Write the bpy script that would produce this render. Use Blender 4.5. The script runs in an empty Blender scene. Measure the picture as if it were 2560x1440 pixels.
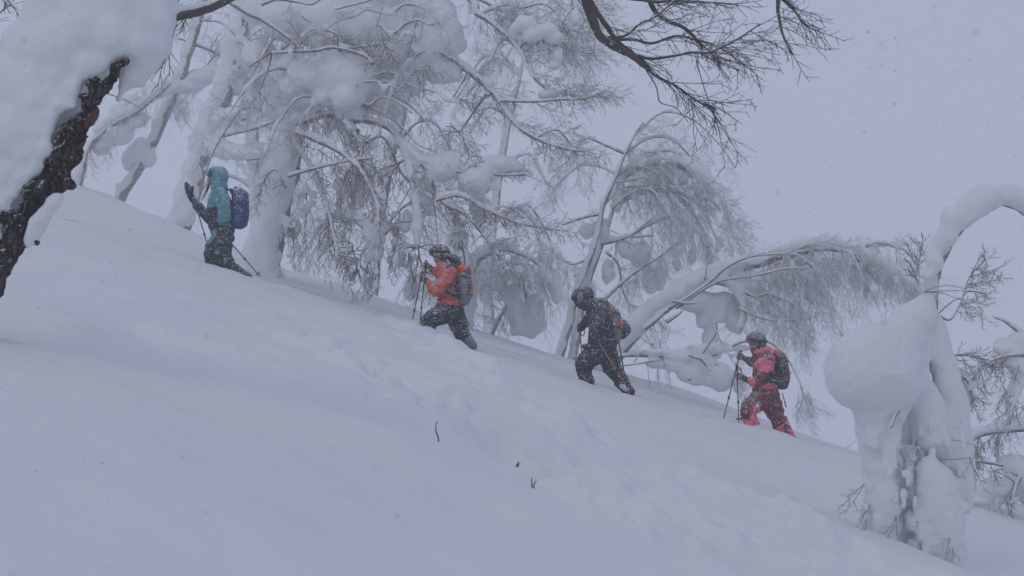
import bpy, bmesh, math, random
import numpy as np
from mathutils import Vector
random.seed(7)
R = math.radians
SC = bpy.context.scene
COL = SC.collection

# ------------------------------------------------------------------ camera, sky, sun, exposure
FPX = 3517.0                      # focal length in photograph pixels (2560 wide)
EYE = 1.6                         # camera height above the snow at its feet
cam_d = bpy.data.cameras.new("camera")
cam = bpy.data.objects.new("camera", cam_d); COL.objects.link(cam)
cam.location = (0, 0, EYE); cam.rotation_euler = (R(90), 0, 0)
cam_d.sensor_width = 36.0; cam_d.lens = 36.0 * FPX / 2560.0
cam_d.clip_start = 0.1; cam_d.clip_end = 2000
cam_d.dof.use_dof = True; cam_d.dof.focus_distance = 20.5; cam_d.dof.aperture_fstop = 5.6
SC.camera = cam

SUN_EL, SUN_ROT = R(40), R(318)   # weak, fully diffused sun
w = bpy.data.worlds.new("World"); SC.world = w; w.use_nodes = True
nt = w.node_tree; nt.nodes.clear()
sky = nt.nodes.new("ShaderNodeTexSky"); sky.sky_type = 'NISHITA'; sky.sun_disc = False
sky.sun_elevation = SUN_EL; sky.sun_rotation = SUN_ROT; sky.dust_density = 4.0
b1 = nt.nodes.new("ShaderNodeBackground"); b1.inputs[1].default_value = 0.10
nt.links.new(sky.outputs[0], b1.inputs[0])
b2 = nt.nodes.new("ShaderNodeBackground")           # even snow cloud
b2.inputs[0].default_value = (0.655, 0.733, 0.972, 1); b2.inputs[1].default_value = 1.225
mx = nt.nodes.new("ShaderNodeMixShader"); mx.inputs[0].default_value = 0.93
wo = nt.nodes.new("ShaderNodeOutputWorld")
nt.links.new(b1.outputs[0], mx.inputs[1]); nt.links.new(b2.outputs[0], mx.inputs[2])
nt.links.new(mx.outputs[0], wo.inputs[0])
sun_d = bpy.data.lights.new("sun", 'SUN'); sun_d.energy = 0.65; sun_d.angle = R(25); sun_d.color = (1, 0.97, 0.93)
sun = bpy.data.objects.new("sun", sun_d); COL.objects.link(sun)
sdir = Vector((math.sin(SUN_ROT) * math.cos(SUN_EL), -math.cos(SUN_ROT) * math.cos(SUN_EL), math.sin(SUN_EL)))
sun.rotation_euler = sdir.to_track_quat('Z', 'Y').to_euler(); sun.location = (0, 20, 30)
SC.view_settings.view_transform = 'Standard'; SC.view_settings.look = 'None'
SC.view_settings.exposure = -1.0; SC.view_settings.gamma = 1.0
SC.render.engine = 'CYCLES'
SC.cycles.use_denoising = True
SC.cycles.max_bounces = 10; SC.cycles.diffuse_bounces = 7; SC.cycles.volume_bounces = 4
SC.cycles.transparent_max_bounces = 8
SC.cycles.use_adaptive_sampling = True; SC.cycles.adaptive_threshold = 0.02

# ------------------------------------------------------------------ helpers
def P(px, py, d):
    """photo pixel at distance d (metres along the view axis) -> world point"""
    return Vector(((px - 1280.0) / FPX * d, d, EYE + (720.0 - py) / FPX * d))

def hash3(i, j, k, s):
    h = (i * 374761393 + j * 668265263 + k * 2147483647 + s * 1274126177) & 0xFFFFFFFF
    h = ((h ^ (h >> 13)) * 1274126177) & 0xFFFFFFFF
    h = h ^ (h >> 16)
    return (h & 0xFFFF).astype(np.float64) / 32767.5 - 1.0

def vnoise(p, s=0):
    f = np.floor(p); t = p - f; i = f.astype(np.int64); t = t * t * (3 - 2 * t)
    x, y, z = i[:, 0], i[:, 1], i[:, 2]; a, b, c = t[:, 0], t[:, 1], t[:, 2]
    def H(dx, dy, dz): return hash3(x + dx, y + dy, z + dz, s)
    x00 = H(0,0,0)*(1-a)+H(1,0,0)*a; x10 = H(0,1,0)*(1-a)+H(1,1,0)*a
    x01 = H(0,0,1)*(1-a)+H(1,0,1)*a; x11 = H(0,1,1)*(1-a)+H(1,1,1)*a
    return (x00*(1-b)+x10*b)*(1-c)+(x01*(1-b)+x11*b)*c

def fbm(p, o=3, s=0):
    v = np.zeros(len(p)); a = 1.0
    for k in range(o):
        v += a * vnoise(p * (2.03 ** k), s + k); a *= 0.5
    return v

def raw_mesh(name, V, F):
    V = np.asarray(V, dtype=np.float32); F = np.asarray(F, dtype=np.int32)
    me = bpy.data.meshes.new(name); k = F.shape[1]
    me.vertices.add(len(V)); me.vertices.foreach_set("co", V.ravel())
    me.loops.add(F.size); me.loops.foreach_set("vertex_index", F.ravel())
    me.polygons.add(len(F)); me.polygons.foreach_set("loop_start", np.arange(0, F.size, k, dtype=np.int32))
    me.update(calc_edges=True); me.validate()
    return me

def link(name, me, mat=None, parent=None, smooth=True):
    """mesh in world coordinates -> object; a child keeps its place under its parent"""
    o = bpy.data.objects.new(name, me); COL.objects.link(o)
    if mat is not None:
        for m in (mat if isinstance(mat, (list, tuple)) else [mat]): me.materials.append(m)
    if smooth: me.shade_smooth()
    if parent is not None:
        q = parent; off = Vector((0, 0, 0))
        while q is not None: off += q.location; q = q.parent
        me.transform(__import__('mathutils').Matrix.Translation(-off)); o.parent = parent
    return o

def tag(o, label, cat, group=None, kind=None):
    o["label"] = label
    if cat: o["category"] = cat
    if group: o["group"] = group
    if kind: o["kind"] = kind
    return o

def thing(name, loc, label, cat, group=None):
    o = bpy.data.objects.new(name, None); COL.objects.link(o); o.location = loc; o.empty_display_size = 0.2
    return tag(o, label, cat, group)

_bm = bmesh.new(); bmesh.ops.create_icosphere(_bm, subdivisions=2, radius=1.0)
ICO_V = np.array([v.co[:] for v in _bm.verts]); ICO_F = np.array([[v.index for v in f.verts] for f in _bm.faces]); _bm.free()
_bm = bmesh.new(); bmesh.ops.create_icosphere(_bm, subdivisions=4, radius=1.0)
BIG_V = np.array([v.co[:] for v in _bm.verts]); BIG_F = np.array([[v.index for v in f.verts] for f in _bm.faces]); _bm.free()

class Blobs:
    """ellipsoids that are fused into one soft body"""
    def __init__(s): s.c = []; s.r = []
    def add(s, c, r):
        s.c.append(tuple(c)); s.r.append((r, r, r) if not hasattr(r, '__len__') else tuple(r)); return s
    def chain(s, pts, step=0.45):
        """pts: list of (Vector, r or (rx,ry,rz))"""
        if len(pts) == 1: s.add(*pts[0])
        for (a, ra), (b, rb) in zip(pts[:-1], pts[1:]):
            ra = np.array(ra if hasattr(ra, '__len__') else (ra,)*3, float); rb = np.array(rb if hasattr(rb, '__len__') else (rb,)*3, float)
            n = max(1, int((b - a).length / (step * min(ra.min(), rb.min())) + 0.5))
            for i in range(n + 1):
                t = i / n; s.add(a.lerp(b, t), tuple(ra * (1 - t) + rb * t))
        return s
    def arrays(s, voxel=1.0):
        """small ellipsoids from a coarse sphere, large ones from a fine one"""
        C = np.array(s.c); Rr = np.array(s.r); big = Rr.max(1) > voxel*5; Vs = []; Fs = []; k = 0
        for sel, IV, IF in ((~big, ICO_V, ICO_F), (big, BIG_V, BIG_F)):
            n = int(sel.sum())
            if not n: continue
            Vs.append((IV[None] * Rr[sel][:, None, :] + C[sel][:, None, :]).reshape(-1, 3))
            Fs.append((IF[None] + (np.arange(n) * len(IV))[:, None, None]).reshape(-1, 3) + k); k += n*len(IV)
        return np.vstack(Vs), np.vstack(Fs)

def fuse(bl, voxel, smooth=3, amp=0.0, scale=1.0, seed=0, name="mesh", octaves=3, amp2=0.0, scale2=1.0):
    V, F = bl.arrays(voxel)
    me = raw_mesh("tmp", V, F)
    o = bpy.data.objects.new("tmp", me); COL.objects.link(o)
    m = o.modifiers.new("r", 'REMESH'); m.mode = 'VOXEL'; m.voxel_size = voxel; m.adaptivity = 0.0
    dg = bpy.context.evaluated_depsgraph_get(); dg.update()
    ev = bpy.data.meshes.new_from_object(o.evaluated_get(dg))
    bpy.data.objects.remove(o); bpy.data.meshes.remove(me)
    n = len(ev.vertices); co = np.empty(n * 3, np.float32); ev.vertices.foreach_get("co", co); co = co.reshape(-1, 3).astype(np.float64)
    e = np.empty(len(ev.edges) * 2, np.int32); ev.edges.foreach_get("vertices", e); e = e.reshape(-1, 2)
    deg = np.maximum(np.bincount(e.ravel(), minlength=n), 1)
    def lap(x):
        out = np.empty_like(x)
        for k in range(3):
            out[:, k] = (np.bincount(e[:, 0], x[e[:, 1], k], n) + np.bincount(e[:, 1], x[e[:, 0], k], n)) / deg
        return out
    for _ in range(smooth): co = co + 0.6 * (lap(co) - co)
    if amp or amp2:
        ev.vertices.foreach_set("co", co.astype(np.float32).ravel()); ev.update()
        nr = np.empty(n * 3, np.float32); ev.vertices.foreach_get("normal", nr); nr = nr.reshape(-1, 3)
        d = np.zeros(n)
        if amp: d += amp * fbm(co / scale, octaves, seed)
        if amp2: d += amp2 * fbm(co / scale2, 2, seed + 9)
        co = co + nr * d[:, None]
    ev.vertices.foreach_set("co", co.astype(np.float32).ravel()); ev.update(); ev.name = name
    ev.materials.clear()
    return ev

def catmull(pts, n):
    """pts: list of lists of floats -> n points per span"""
    p = [np.array(q, float) for q in pts]
    p = [2*p[0]-p[1]] + p + [2*p[-1]-p[-2]]; out = []
    for i in range(1, len(p) - 2):
        for k in range(n):
            t = k / n
            out.append(0.5*((2*p[i])+(-p[i-1]+p[i+1])*t+(2*p[i-1]-5*p[i]+4*p[i+1]-p[i+2])*t*t+(-p[i-1]+3*p[i]-3*p[i+1]+p[i+2])*t**3))
    out.append(p[-2]); return out

def tube(pts, rad, sides=10, amp=0.0, seed=0, cap=True):
    """a tube through pts with its own radius at each point -> V, F"""
    pts = np.array([tuple(q) for q in pts], float); rad = np.asarray(rad, float); n = len(pts)
    t = np.gradient(pts, axis=0); t /= np.linalg.norm(t, axis=1)[:, None] + 1e-9
    ref = np.array([0.11, 1.0, 0.07]) if abs(t[:, 1]).mean() < 0.8 else np.array([1.0, 0.1, 0.1])
    u = np.cross(t, ref); u /= np.linalg.norm(u, axis=1)[:, None] + 1e-9
    v = np.cross(t, u)
    a = np.arange(sides) * 2 * math.pi / sides
    rr = np.repeat(rad[:, None], sides, 1)
    if amp:
        q = np.stack([np.repeat(np.arange(n)[:, None]*0.35, sides, 1).ravel(), np.tile(np.cos(a)*1.7, n), np.tile(np.sin(a)*1.7, n)], 1)
        rr = rr * (1 + amp * fbm(q, 2, seed).reshape(n, sides))
    V = pts[:, None, :] + rr[:, :, None] * (np.cos(a)[None, :, None]*u[:, None, :] + np.sin(a)[None, :, None]*v[:, None, :])
    V = V.reshape(-1, 3); F = []
    idx = np.arange(n*sides).reshape(n, sides)
    A = idx[:-1]; B = np.roll(A, -1, 1); D = idx[1:]; C = np.roll(D, -1, 1)
    F = np.stack([A.ravel(), B.ravel(), C.ravel(), D.ravel()], 1)
    if cap:
        V = np.vstack([V, pts[0] - t[0]*rad[0]*0.4, pts[-1] + t[-1]*rad[-1]*0.6]); k = n*sides
        i0 = idx[0]; i1 = idx[-1]
        F = np.vstack([F, np.stack([np.full(sides, k), np.roll(i0, -1), i0, i0], 1)[:, [0,1,2,2]], np.stack([np.full(sides, k+1), i1, np.roll(i1, -1), np.roll(i1, -1)], 1)])
    return V, F

def quads_mesh(name, parts):
    V = []; F = []; n = 0
    for v, f in parts: V.append(v); F.append(np.asarray(f) + n); n += len(v)
    V = np.vstack(V); F = np.vstack(F)
    bad = F[:, 2] == F[:, 3]
    me = bpy.data.meshes.new(name)
    q, t = F[~bad], F[bad][:, :3]
    me.vertices.add(len(V)); me.vertices.foreach_set("co", V.astype(np.float32).ravel())
    loops = np.concatenate([q.ravel(), t.ravel()]).astype(np.int32)
    starts = np.concatenate([np.arange(len(q))*4, len(q)*4 + np.arange(len(t))*3]).astype(np.int32)
    me.loops.add(len(loops)); me.loops.foreach_set("vertex_index", loops)
    me.polygons.add(len(starts)); me.polygons.foreach_set("loop_start", starts)
    me.update(calc_edges=True); me.validate(); return me

# ------------------------------------------------------------------ materials
def new_mat(name):
    m = bpy.data.materials.new(name); m.use_nodes = True
    return m, m.node_tree, m.node_tree.nodes["Principled BSDF"]

def N(nt, typ, **kw):
    n = nt.nodes.new(typ)
    for k, v in kw.items():
        if k.startswith('i_'):
            key = k[2:]; n.inputs[int(key) if key.isdigit() else key.replace('_', ' ')].default_value = v
        else: setattr(n, k, v)
    return n

def objco(nt, scale=(1, 1, 1)):
    g = N(nt, "ShaderNodeNewGeometry"); mp = N(nt, "ShaderNodeMapping"); mp.inputs[3].default_value = scale
    nt.links.new(g.outputs["Position"], mp.inputs[0]); return mp.outputs[0], g

def noise(nt, co, scale, detail=4, rough=0.55):
    n = N(nt, "ShaderNodeTexNoise"); n.inputs["Scale"].default_value = scale; n.inputs["Detail"].default_value = detail; n.inputs["Roughness"].default_value = rough
    nt.links.new(co, n.inputs["Vector"]); return n.outputs["Fac"]

def ramp(nt, fac, a, b, ca=(0, 0, 0, 1), cb=(1, 1, 1, 1)):
    r = N(nt, "ShaderNodeValToRGB"); r.color_ramp.elements[0].position = a; r.color_ramp.elements[1].position = b
    r.color_ramp.elements[0].color = ca; r.color_ramp.elements[1].color = cb
    nt.links.new(fac, r.inputs[0]); return r.outputs[0]

def math_(nt, op, a, b):
    m = N(nt, "ShaderNodeMath", operation=op)
    for i, x in enumerate((a, b)):
        if isinstance(x, (int, float)): m.inputs[i].default_value = x
        else: nt.links.new(x, m.inputs[i])
    return m.outputs[0]

def mixc(nt, fac, a, b):
    m = N(nt, "ShaderNodeMix", data_type='RGBA')
    if isinstance(fac, (int, float)): m.inputs[0].default_value = fac
    else: nt.links.new(fac, m.inputs[0])
    for i, x in ((6, a), (7, b)):
        if isinstance(x, tuple): m.inputs[i].default_value = x if len(x) == 4 else (*x, 1)
        else: nt.links.new(x, m.inputs[i])
    return m.outputs[2]

def bump(nt, bs, h, strength, dist):
    b = N(nt, "ShaderNodeBump"); b.inputs["Strength"].default_value = strength; b.inputs["Distance"].default_value = dist
    nt.links.new(h, b.inputs["Height"]); nt.links.new(b.outputs[0], bs.inputs["Normal"])

SNOWC = (0.775, 0.783, 0.795, 1)
def mat_snow(name, bs_=0.25, sc=9.0, dist=0.02):
    m, t, b = new_mat(name); co, g = objco(t)
    n1 = noise(t, co, sc, 6, 0.6); n2 = noise(t, co, 0.7, 3)
    t.links.new(mixc(t, ramp(t, n2, 0.35, 0.7), (0.755, 0.765, 0.78, 1), (0.785, 0.79, 0.80, 1)), b.inputs["Base Color"])
    b.inputs["Roughness"].default_value = 0.75; b.inputs["Specular IOR Level"].default_value = 0.15
    bump(t, b, n1, bs_, dist); return m
M_SNOW = mat_snow("snow"); M_GROUND = mat_snow("ground_snow", 0.3, 5.0, 0.03)

def snow_mask(t, g, co, up=1.0, wx=0.0, nscale=8.0, lo=0.55, hi=0.75, namp=0.9):
    """where snow sticks: faces turned up and into the wind, broken by noise"""
    s = N(t, "ShaderNodeSeparateXYZ"); t.links.new(g.outputs["Normal"], s.inputs[0])
    a = math_(t, 'MULTIPLY', s.outputs[2], up); c = math_(t, 'MULTIPLY', s.outputs[0], -wx)
    q = math_(t, 'ADD', math_(t, 'ADD', a, c), math_(t, 'MULTIPLY', noise(t, co, nscale, 4, 0.6), namp))
    return ramp(t, q, lo, hi)

def mat_bark(name, c1, c2, dark, wx=0.5, nscale=5.0, lo=0.5, hi=0.62):
    m, t, b = new_mat(name); co, g = objco(t)
    base = mixc(t, ramp(t, noise(t, co, 9, 5), 0.35, 0.65), c1, c2)
    c3, _ = objco(t, (3, 3, 30))
    base = mixc(t, ramp(t, noise(t, c3, 1.6, 4, 0.7), 0.60, 0.68), base, dark)
    k = snow_mask(t, g, co, 0.6, wx, nscale, lo, hi)
    t.links.new(mixc(t, k, base, SNOWC), b.inputs["Base Color"]); b.inputs["Roughness"].default_value = 0.85
    b.inputs["Specular IOR Level"].default_value = 0.15
    bump(t, b, noise(t, co, 30, 5, 0.7), 0.6, 0.02); return m
M_BIRCH = mat_bark("birch_bark", (0.40, 0.35, 0.31), (0.27, 0.23, 0.205), (0.08, 0.068, 0.06), 0.26, 4.0, 0.26, 0.36)
M_LIMB = mat_bark("limb_bark", (0.34, 0.30, 0.27), (0.22, 0.19, 0.17), (0.07, 0.058, 0.055), 0.3, 5.0, 0.36, 0.48)

def mat_twig(name, c, lo, hi, wx=0.2):
    m, t, b = new_mat(name); co, g = objco(t)
    k = snow_mask(t, g, co, 0.7, wx, 7.0, lo, hi, 0.9)
    base = mixc(t, ramp(t, noise(t, co, 3, 3), 0.35, 0.65), c, tuple(x * 0.6 for x in c))
    t.links.new(mixc(t, k, base, SNOWC), b.inputs["Base Color"]); b.inputs["Roughness"].default_value = 0.85
    b.inputs["Specular IOR Level"].default_value = 0.1; return m
M_TWIG = mat_twig("twig_bark", (0.20, 0.163, 0.14), 0.50, 0.76)
M_TWIGD = mat_twig("dark_twig_bark", (0.11, 0.09, 0.084), 0.85, 1.1)
M_RIME = mat_twig("rimed_twig_bark", (0.52, 0.485, 0.46), 0.16, 0.46)

def mat_oldbark():
    m, t, b = new_mat("cracked_dark_bark"); co, g = objco(t)
    mp = N(t, "ShaderNodeMapping"); mp.inputs[2].default_value = (0, R(-32), 0); mp.inputs[3].default_value = (1.0, 1.0, 0.3)
    t.links.new(co, mp.inputs[0])
    vo = N(t, "ShaderNodeTexVoronoi", feature='DISTANCE_TO_EDGE'); vo.inputs["Scale"].default_value = 22
    nz = N(t, "ShaderNodeTexNoise"); nz.inputs["Scale"].default_value = 9; nz.inputs["Detail"].default_value = 6
    t.links.new(mp.outputs[0], nz.inputs["Vector"])
    ad = N(t, "ShaderNodeMixRGB"); ad.inputs[0].default_value = 0.18
    t.links.new(mp.outputs[0], ad.inputs[1]); t.links.new(nz.outputs["Color"], ad.inputs[2]); t.links.new(ad.outputs[0], vo.inputs["Vector"])
    crack = ramp(t, vo.outputs["Distance"], 0.0, 0.16)
    fine = noise(t, co, 40, 6, 0.7)
    base = mixc(t, ramp(t, fine, 0.3, 0.7), (0.045, 0.036, 0.034), (0.155, 0.125, 0.112))
    base = mixc(t, crack, (0.012, 0.010, 0.011), base)
    base = mixc(t, ramp(t, noise(t, co, 5.0, 2), 0.66, 0.72), base, (0.20, 0.075, 0.03))
    k = snow_mask(t, g, co, 0.55, 0.35, 60.0, 0.95, 1.05, 1.15)
    t.links.new(mixc(t, k, base, SNOWC), b.inputs["Base Color"]); b.inputs["Roughness"].default_value = 0.9
    b.inputs["Specular IOR Level"].default_value = 0.2
    bump(t, b, math_(t, 'ADD', crack, math_(t, 'MULTIPLY', fine, 0.7)), 1.0, 0.03); return m
M_OLD = mat_oldbark()
M_OVER = mat_bark("grey_limb_bark", (0.15, 0.125, 0.115), (0.085, 0.07, 0.066), (0.04, 0.033, 0.032), 0.2, 9.0, 0.80, 0.92)

def mat_cloth(name, c, rough=0.8, dust=0.16, c2=None):
    m, t, b = new_mat(name); co, g = objco(t)
    c2 = c2 or tuple(x * 0.72 for x in c)
    base = mixc(t, ramp(t, noise(t, co, 14, 4), 0.35, 0.65), c, c2)
    s = N(t, "ShaderNodeSeparateXYZ"); t.links.new(g.outputs["Normal"], s.inputs[0])
    q = math_(t, 'ADD', math_(t, 'MULTIPLY', s.outputs[2], 0.10), noise(t, co, 75, 3, 0.5))
    q = math_(t, 'ADD', q, math_(t, 'MULTIPLY', noise(t, co, 4, 3, 0.5), dust))
    k = ramp(t, q, 0.675, 0.76)
    t.links.new(mixc(t, k, base, SNOWC), b.inputs["Base Color"]); b.inputs["Roughness"].default_value = rough
    b.inputs["Specular IOR Level"].default_value = 0.25
    bump(t, b, noise(t, co, 22, 4, 0.6), 0.5, 0.02); return m
TEAL = mat_cloth("teal_fabric", (0.10, 0.31, 0.35)); NAVY = mat_cloth("navy_fabric", (0.028, 0.06, 0.20))
BLACK = mat_cloth("black_fabric", (0.011, 0.014, 0.030)); RED = mat_cloth("coral_red_fabric", (0.68, 0.10, 0.07))
CHAR = mat_cloth("charcoal_fabric", (0.016, 0.019, 0.034)); GREY = mat_cloth("grey_fabric", (0.20, 0.21, 0.23))
ORANGE = mat_cloth("orange_fabric", (1.0, 0.16, 0.015), dust=0.0); PINK = mat_cloth("pink_fabric", (0.82, 0.17, 0.25))
MAROON = mat_cloth("maroon_fabric", (0.19, 0.022, 0.036)); SLATE = mat_cloth("slate_fabric", (0.045, 0.052, 0.075))
TAN = mat_cloth("tan_grey_fabric", (0.22, 0.19, 0.17)); PALM = mat_cloth("pale_leather", (0.30, 0.27, 0.23))
NAVYB = mat_cloth("midnight_fabric", (0.016, 0.022, 0.058))
SKIN = mat_cloth("skin", (0.50, 0.26, 0.20), 0.6, 0.0)
def mat_plain(name, c, rough=0.4, metal=0.0):
    m, t, b = new_mat(name); co, g = objco(t)
    t.links.new(mixc(t, ramp(t, noise(t, co, 25, 4), 0.3, 0.7), c, tuple(x * 0.75 for x in c)), b.inputs["Base Color"])
    b.inputs["Roughness"].default_value = rough; b.inputs["Metallic"].default_value = metal; return m
HELM = mat_cloth("helmet_shell", (0.02, 0.022, 0.03), 0.45, 0.25); HELMG = mat_cloth("grey_helmet_shell", (0.13, 0.14, 0.145), 0.5, 0.2)
LENSB = mat_plain("blue_goggle_lens", (0.02, 0.16, 0.38), 0.15); LENSV = mat_plain("violet_goggle_lens", (0.02, 0.03, 0.18), 0.15)
LENSP = mat_plain("rose_goggle_lens", (0.35, 0.05, 0.10), 0.15); RUBBER = mat_plain("black_rubber", (0.02, 0.02, 0.025), 0.6)
ALU = mat_plain("grey_pole_shaft", (0.10, 0.10, 0.115), 0.45); ORSH = mat_plain("orange_pole_shaft", (0.60, 0.14, 0.05), 0.45)
HAIR = mat_cloth("brown_hair", (0.10, 0.06, 0.04), 0.7); TRIM = mat_plain("pale_print", (0.55, 0.57, 0.6), 0.6)
EYE_M = mat_plain("eye", (0.05, 0.03, 0.02), 0.2)

# ------------------------------------------------------------------ the slope
CX = np.array([-60, -12.6, -7.5, -4.5, 0, 3, 5.6, 10, 60.0]); CY = np.array([70, 40, 32, 28, 26.3, 26.5, 24.6, 23, 18.0])
def smooth01(t): t = np.clip(t, 0, 1); return t*t*(3-2*t)
def on_plane(px, py):
    xr = (px-1280)/FPX; zr = (720-py)/FPX; d = EYE/(0.03-0.298*xr-zr); return xr*d, d
def seg_dist(x, y, a, b):
    ax, ay = a; bx, by = b; dx, dy = bx-ax, by-ay; L = math.hypot(dx, dy)
    t = ((x-ax)*dx+(y-ay)*dy)/(L*L); tc = np.clip(t, 0, 1)
    side = ((x-ax)*dy-(y-ay)*dx)/L
    return np.hypot(x-(ax+tc*dx), y-(ay+tc*dy)), side, t
TRAIL_Y = 20.1
def ground(x, y, fine=True):
    x = np.asarray(x, float); y = np.asarray(y, float)
    h = 0.03*np.clip(y, -60, 60) - 0.298*60*np.tanh(x/60)
    d = y - np.interp(x, CX, CY) + 4.0
    h = h - np.where(d > 0, np.where(d < 20, 0.012*d*d, 4.8+0.48*(d-20)), 0)
    h = np.maximum(h, -26 + 0.02*x)
    # the skin track the party walks in, and its raised near edge
    tw = np.abs(y - TRAIL_Y - 0.06*np.sin(x*0.9)); on = smooth01((x+12)/5)*smooth01((12-x)/3)
    p0 = np.stack([x, y, np.zeros_like(x)], 1)
    h = h - on*0.24*np.exp(-(tw/0.26)**4)
    h = h + on*0.05*np.exp(-((y-TRAIL_Y+0.62)/0.28)**2)*(0.6+0.5*vnoise(p0*1.3, 3))
    ch = np.exp(-((y-TRAIL_Y+0.15)/0.55)**2)*on
    h = h + ch*(0.035*fbm(p0*np.array([3.1, 4.0, 1]), 3, 71) + 0.012*vnoise(p0*9.0, 75))
    # a second, older step running down to the right
    A = on_plane(1480, 1000); B = on_plane(2125, 1287); C = on_plane(2500, 1440)
    for a, b in ((A, B), (B, C)):
        ds, side, t = seg_dist(x, y, a, b); 
        w_ = smooth01(t*3+0.2 if a is A else t*8+1) * smooth01((1-t)*6+1)
        h = h - w_*0.13*smooth01((-side)/0.35+0.5)*np.exp(-np.maximum(-side, 0)/1.6)*np.exp(-np.maximum(np.abs(t-0.5)-0.5, 0)*6)
    # trampled old tracks crossing the foreground
    for (q0, q1, wd, am, sd) in (((850, 880), (1950, 1420), 0.65, 0.28, 5), ((1000, 800), (1500, 1120), 0.5, 0.18, 6), ((560, 760), (1000, 860), 0.45, 0.07, 7), ((1700, 1210), (2300, 1440), 0.55, 0.20, 8)):
        a = on_plane(*q0); b = on_plane(*q1); ds, side, t = seg_dist(x, y, a, b)
        m = np.exp(-(ds/wd)**2)
        n = fbm(np.stack([x*1.7+y*0.8, y*1.5, np.zeros_like(x)], 1), 3, sd)
        h = h + m*am*n - 0.3*am*m + m*am*0.45*np.abs(vnoise(np.stack([x*4.3, y*3.2, np.zeros_like(x)], 1), sd+40)) - m*am*0.35*np.maximum(0, vnoise(np.stack([x*2.6+9, y*2.0, np.zeros_like(x)], 1), sd+60)-0.15)*2 + m*am*0.14*vnoise(np.stack([x*11, y*9, np.zeros_like(x)], 1), sd+80)
    # soft drifts and scallops on the left below the old tree
    for (q0, q1, am, wd) in (((20, 770), (200, 850), 0.06, 0.22), ((200, 850), (370, 885), 0.045, 0.2), ((330, 800), (420, 905), -0.05, 0.2), ((230, 740), (400, 800), 0.05, 0.3), ((250, 800), (480, 860), -0.04, 0.3)):
        a = on_plane(*q0); b = on_plane(*q1); ds, side, t = seg_dist(x, y, a, b)
        h = h + am*np.exp(-(ds/wd)**2)*np.where(side > 0, 1, np.exp(-(side/wd)**2))
    if fine:
        q = np.stack([x*0.55+y*0.1, y*0.55, np.zeros_like(x)], 1); h = h + 0.065*fbm(q, 3, 11)
        q = np.stack([x*0.9, (y+0.35*x)*3.2, np.zeros_like(x)], 1); h = h + 0.010*fbm(q, 3, 21)
        q = np.stack([x*7, y*7, np.zeros_like(x)], 1); h = h + 0.005*fbm(q, 2, 31)
    return h
def gz(x, y): return float(ground(np.array([x]), np.array([y]))[0])

def build_ground():
    az = np.concatenate([np.linspace(-180, -32, 50)[:-1], np.linspace(-30, 30, 345), np.linspace(32, 180, 50)[1:]])
    rr = np.concatenate([np.arange(0.4, 4, 0.3), np.arange(4, 19.2, 0.055), np.arange(19.2, 21.6, 0.03), np.arange(21.6, 30, 0.09), np.arange(30, 50, 0.35), np.geomspace(50, 110, 14)])
    A, Q = np.meshgrid(np.radians(az), rr)
    x = (Q*np.sin(A)).ravel(); y = (Q*np.cos(A)).ravel(); z = ground(x, y)
    V = np.stack([x, y, z], 1); n, m = A.shape; idx = np.arange(n*m).reshape(n, m)
    F = np.stack([idx[:-1, :-1].ravel(), idx[:-1, 1:].ravel(), idx[1:, 1:].ravel(), idx[1:, :-1].ravel()], 1)
    # the middle, closed with a fan of quads on the first ring
    V = np.vstack([V, [[0, 0, ground(np.array([0.]), np.array([0.]))[0]]]]); c = len(V)-1; r0 = idx[0]
    fan = np.stack([np.full(m-1, c), r0[1:], r0[:-1], r0[:-1]], 1)
    me = quads_mesh("snow_slope", [(V, np.vstack([F[:, ::-1], fan]))])
    o = link("snow_ground", me, M_GROUND); o["kind"] = "structure"; o["label"] = "smooth snow covered slope falling to the right with old ski tracks"
    return o
build_ground()

# ------------------------------------------------------------------ trees
rnd = random.Random(11)
def rv(s): return Vector((rnd.uniform(-s, s), rnd.uniform(-s, s), rnd.uniform(-s, s)))

def batch_tubes(lines, K, sides):
    """lines: list of (list of K points, r0, r1) -> V, F in one go"""
    if not lines: return None
    Pn = np.array([[tuple(q) for q in l[0]] for l in lines], float); n = len(lines)
    r0 = np.array([l[1] for l in lines]); r1 = np.array([l[2] for l in lines])
    t = np.gradient(Pn, axis=1); t /= np.linalg.norm(t, axis=2)[:, :, None] + 1e-9
    ref = np.array([0.13, 0.97, 0.21]); u = np.cross(t, ref); u /= np.linalg.norm(u, axis=2)[:, :, None] + 1e-9
    v = np.cross(t, u); f = np.linspace(0, 1, K)
    rad = r0[:, None]*(1-f) + r1[:, None]*f
    a = np.arange(sides)*2*math.pi/sides
    V = Pn[:, :, None, :] + rad[:, :, None, None]*(np.cos(a)[None, None, :, None]*u[:, :, None, :] + np.sin(a)[None, None, :, None]*v[:, :, None, :])
    idx = np.arange(n*K*sides).reshape(n, K, sides)
    A = idx[:, :-1]; B = np.roll(A, -1, 2); D = idx[:, 1:]; C = np.roll(D, -1, 2)
    F = np.stack([A.ravel(), B.ravel(), C.ravel(), D.ravel()], 1)
    return V.reshape(-1, 3), F

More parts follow.
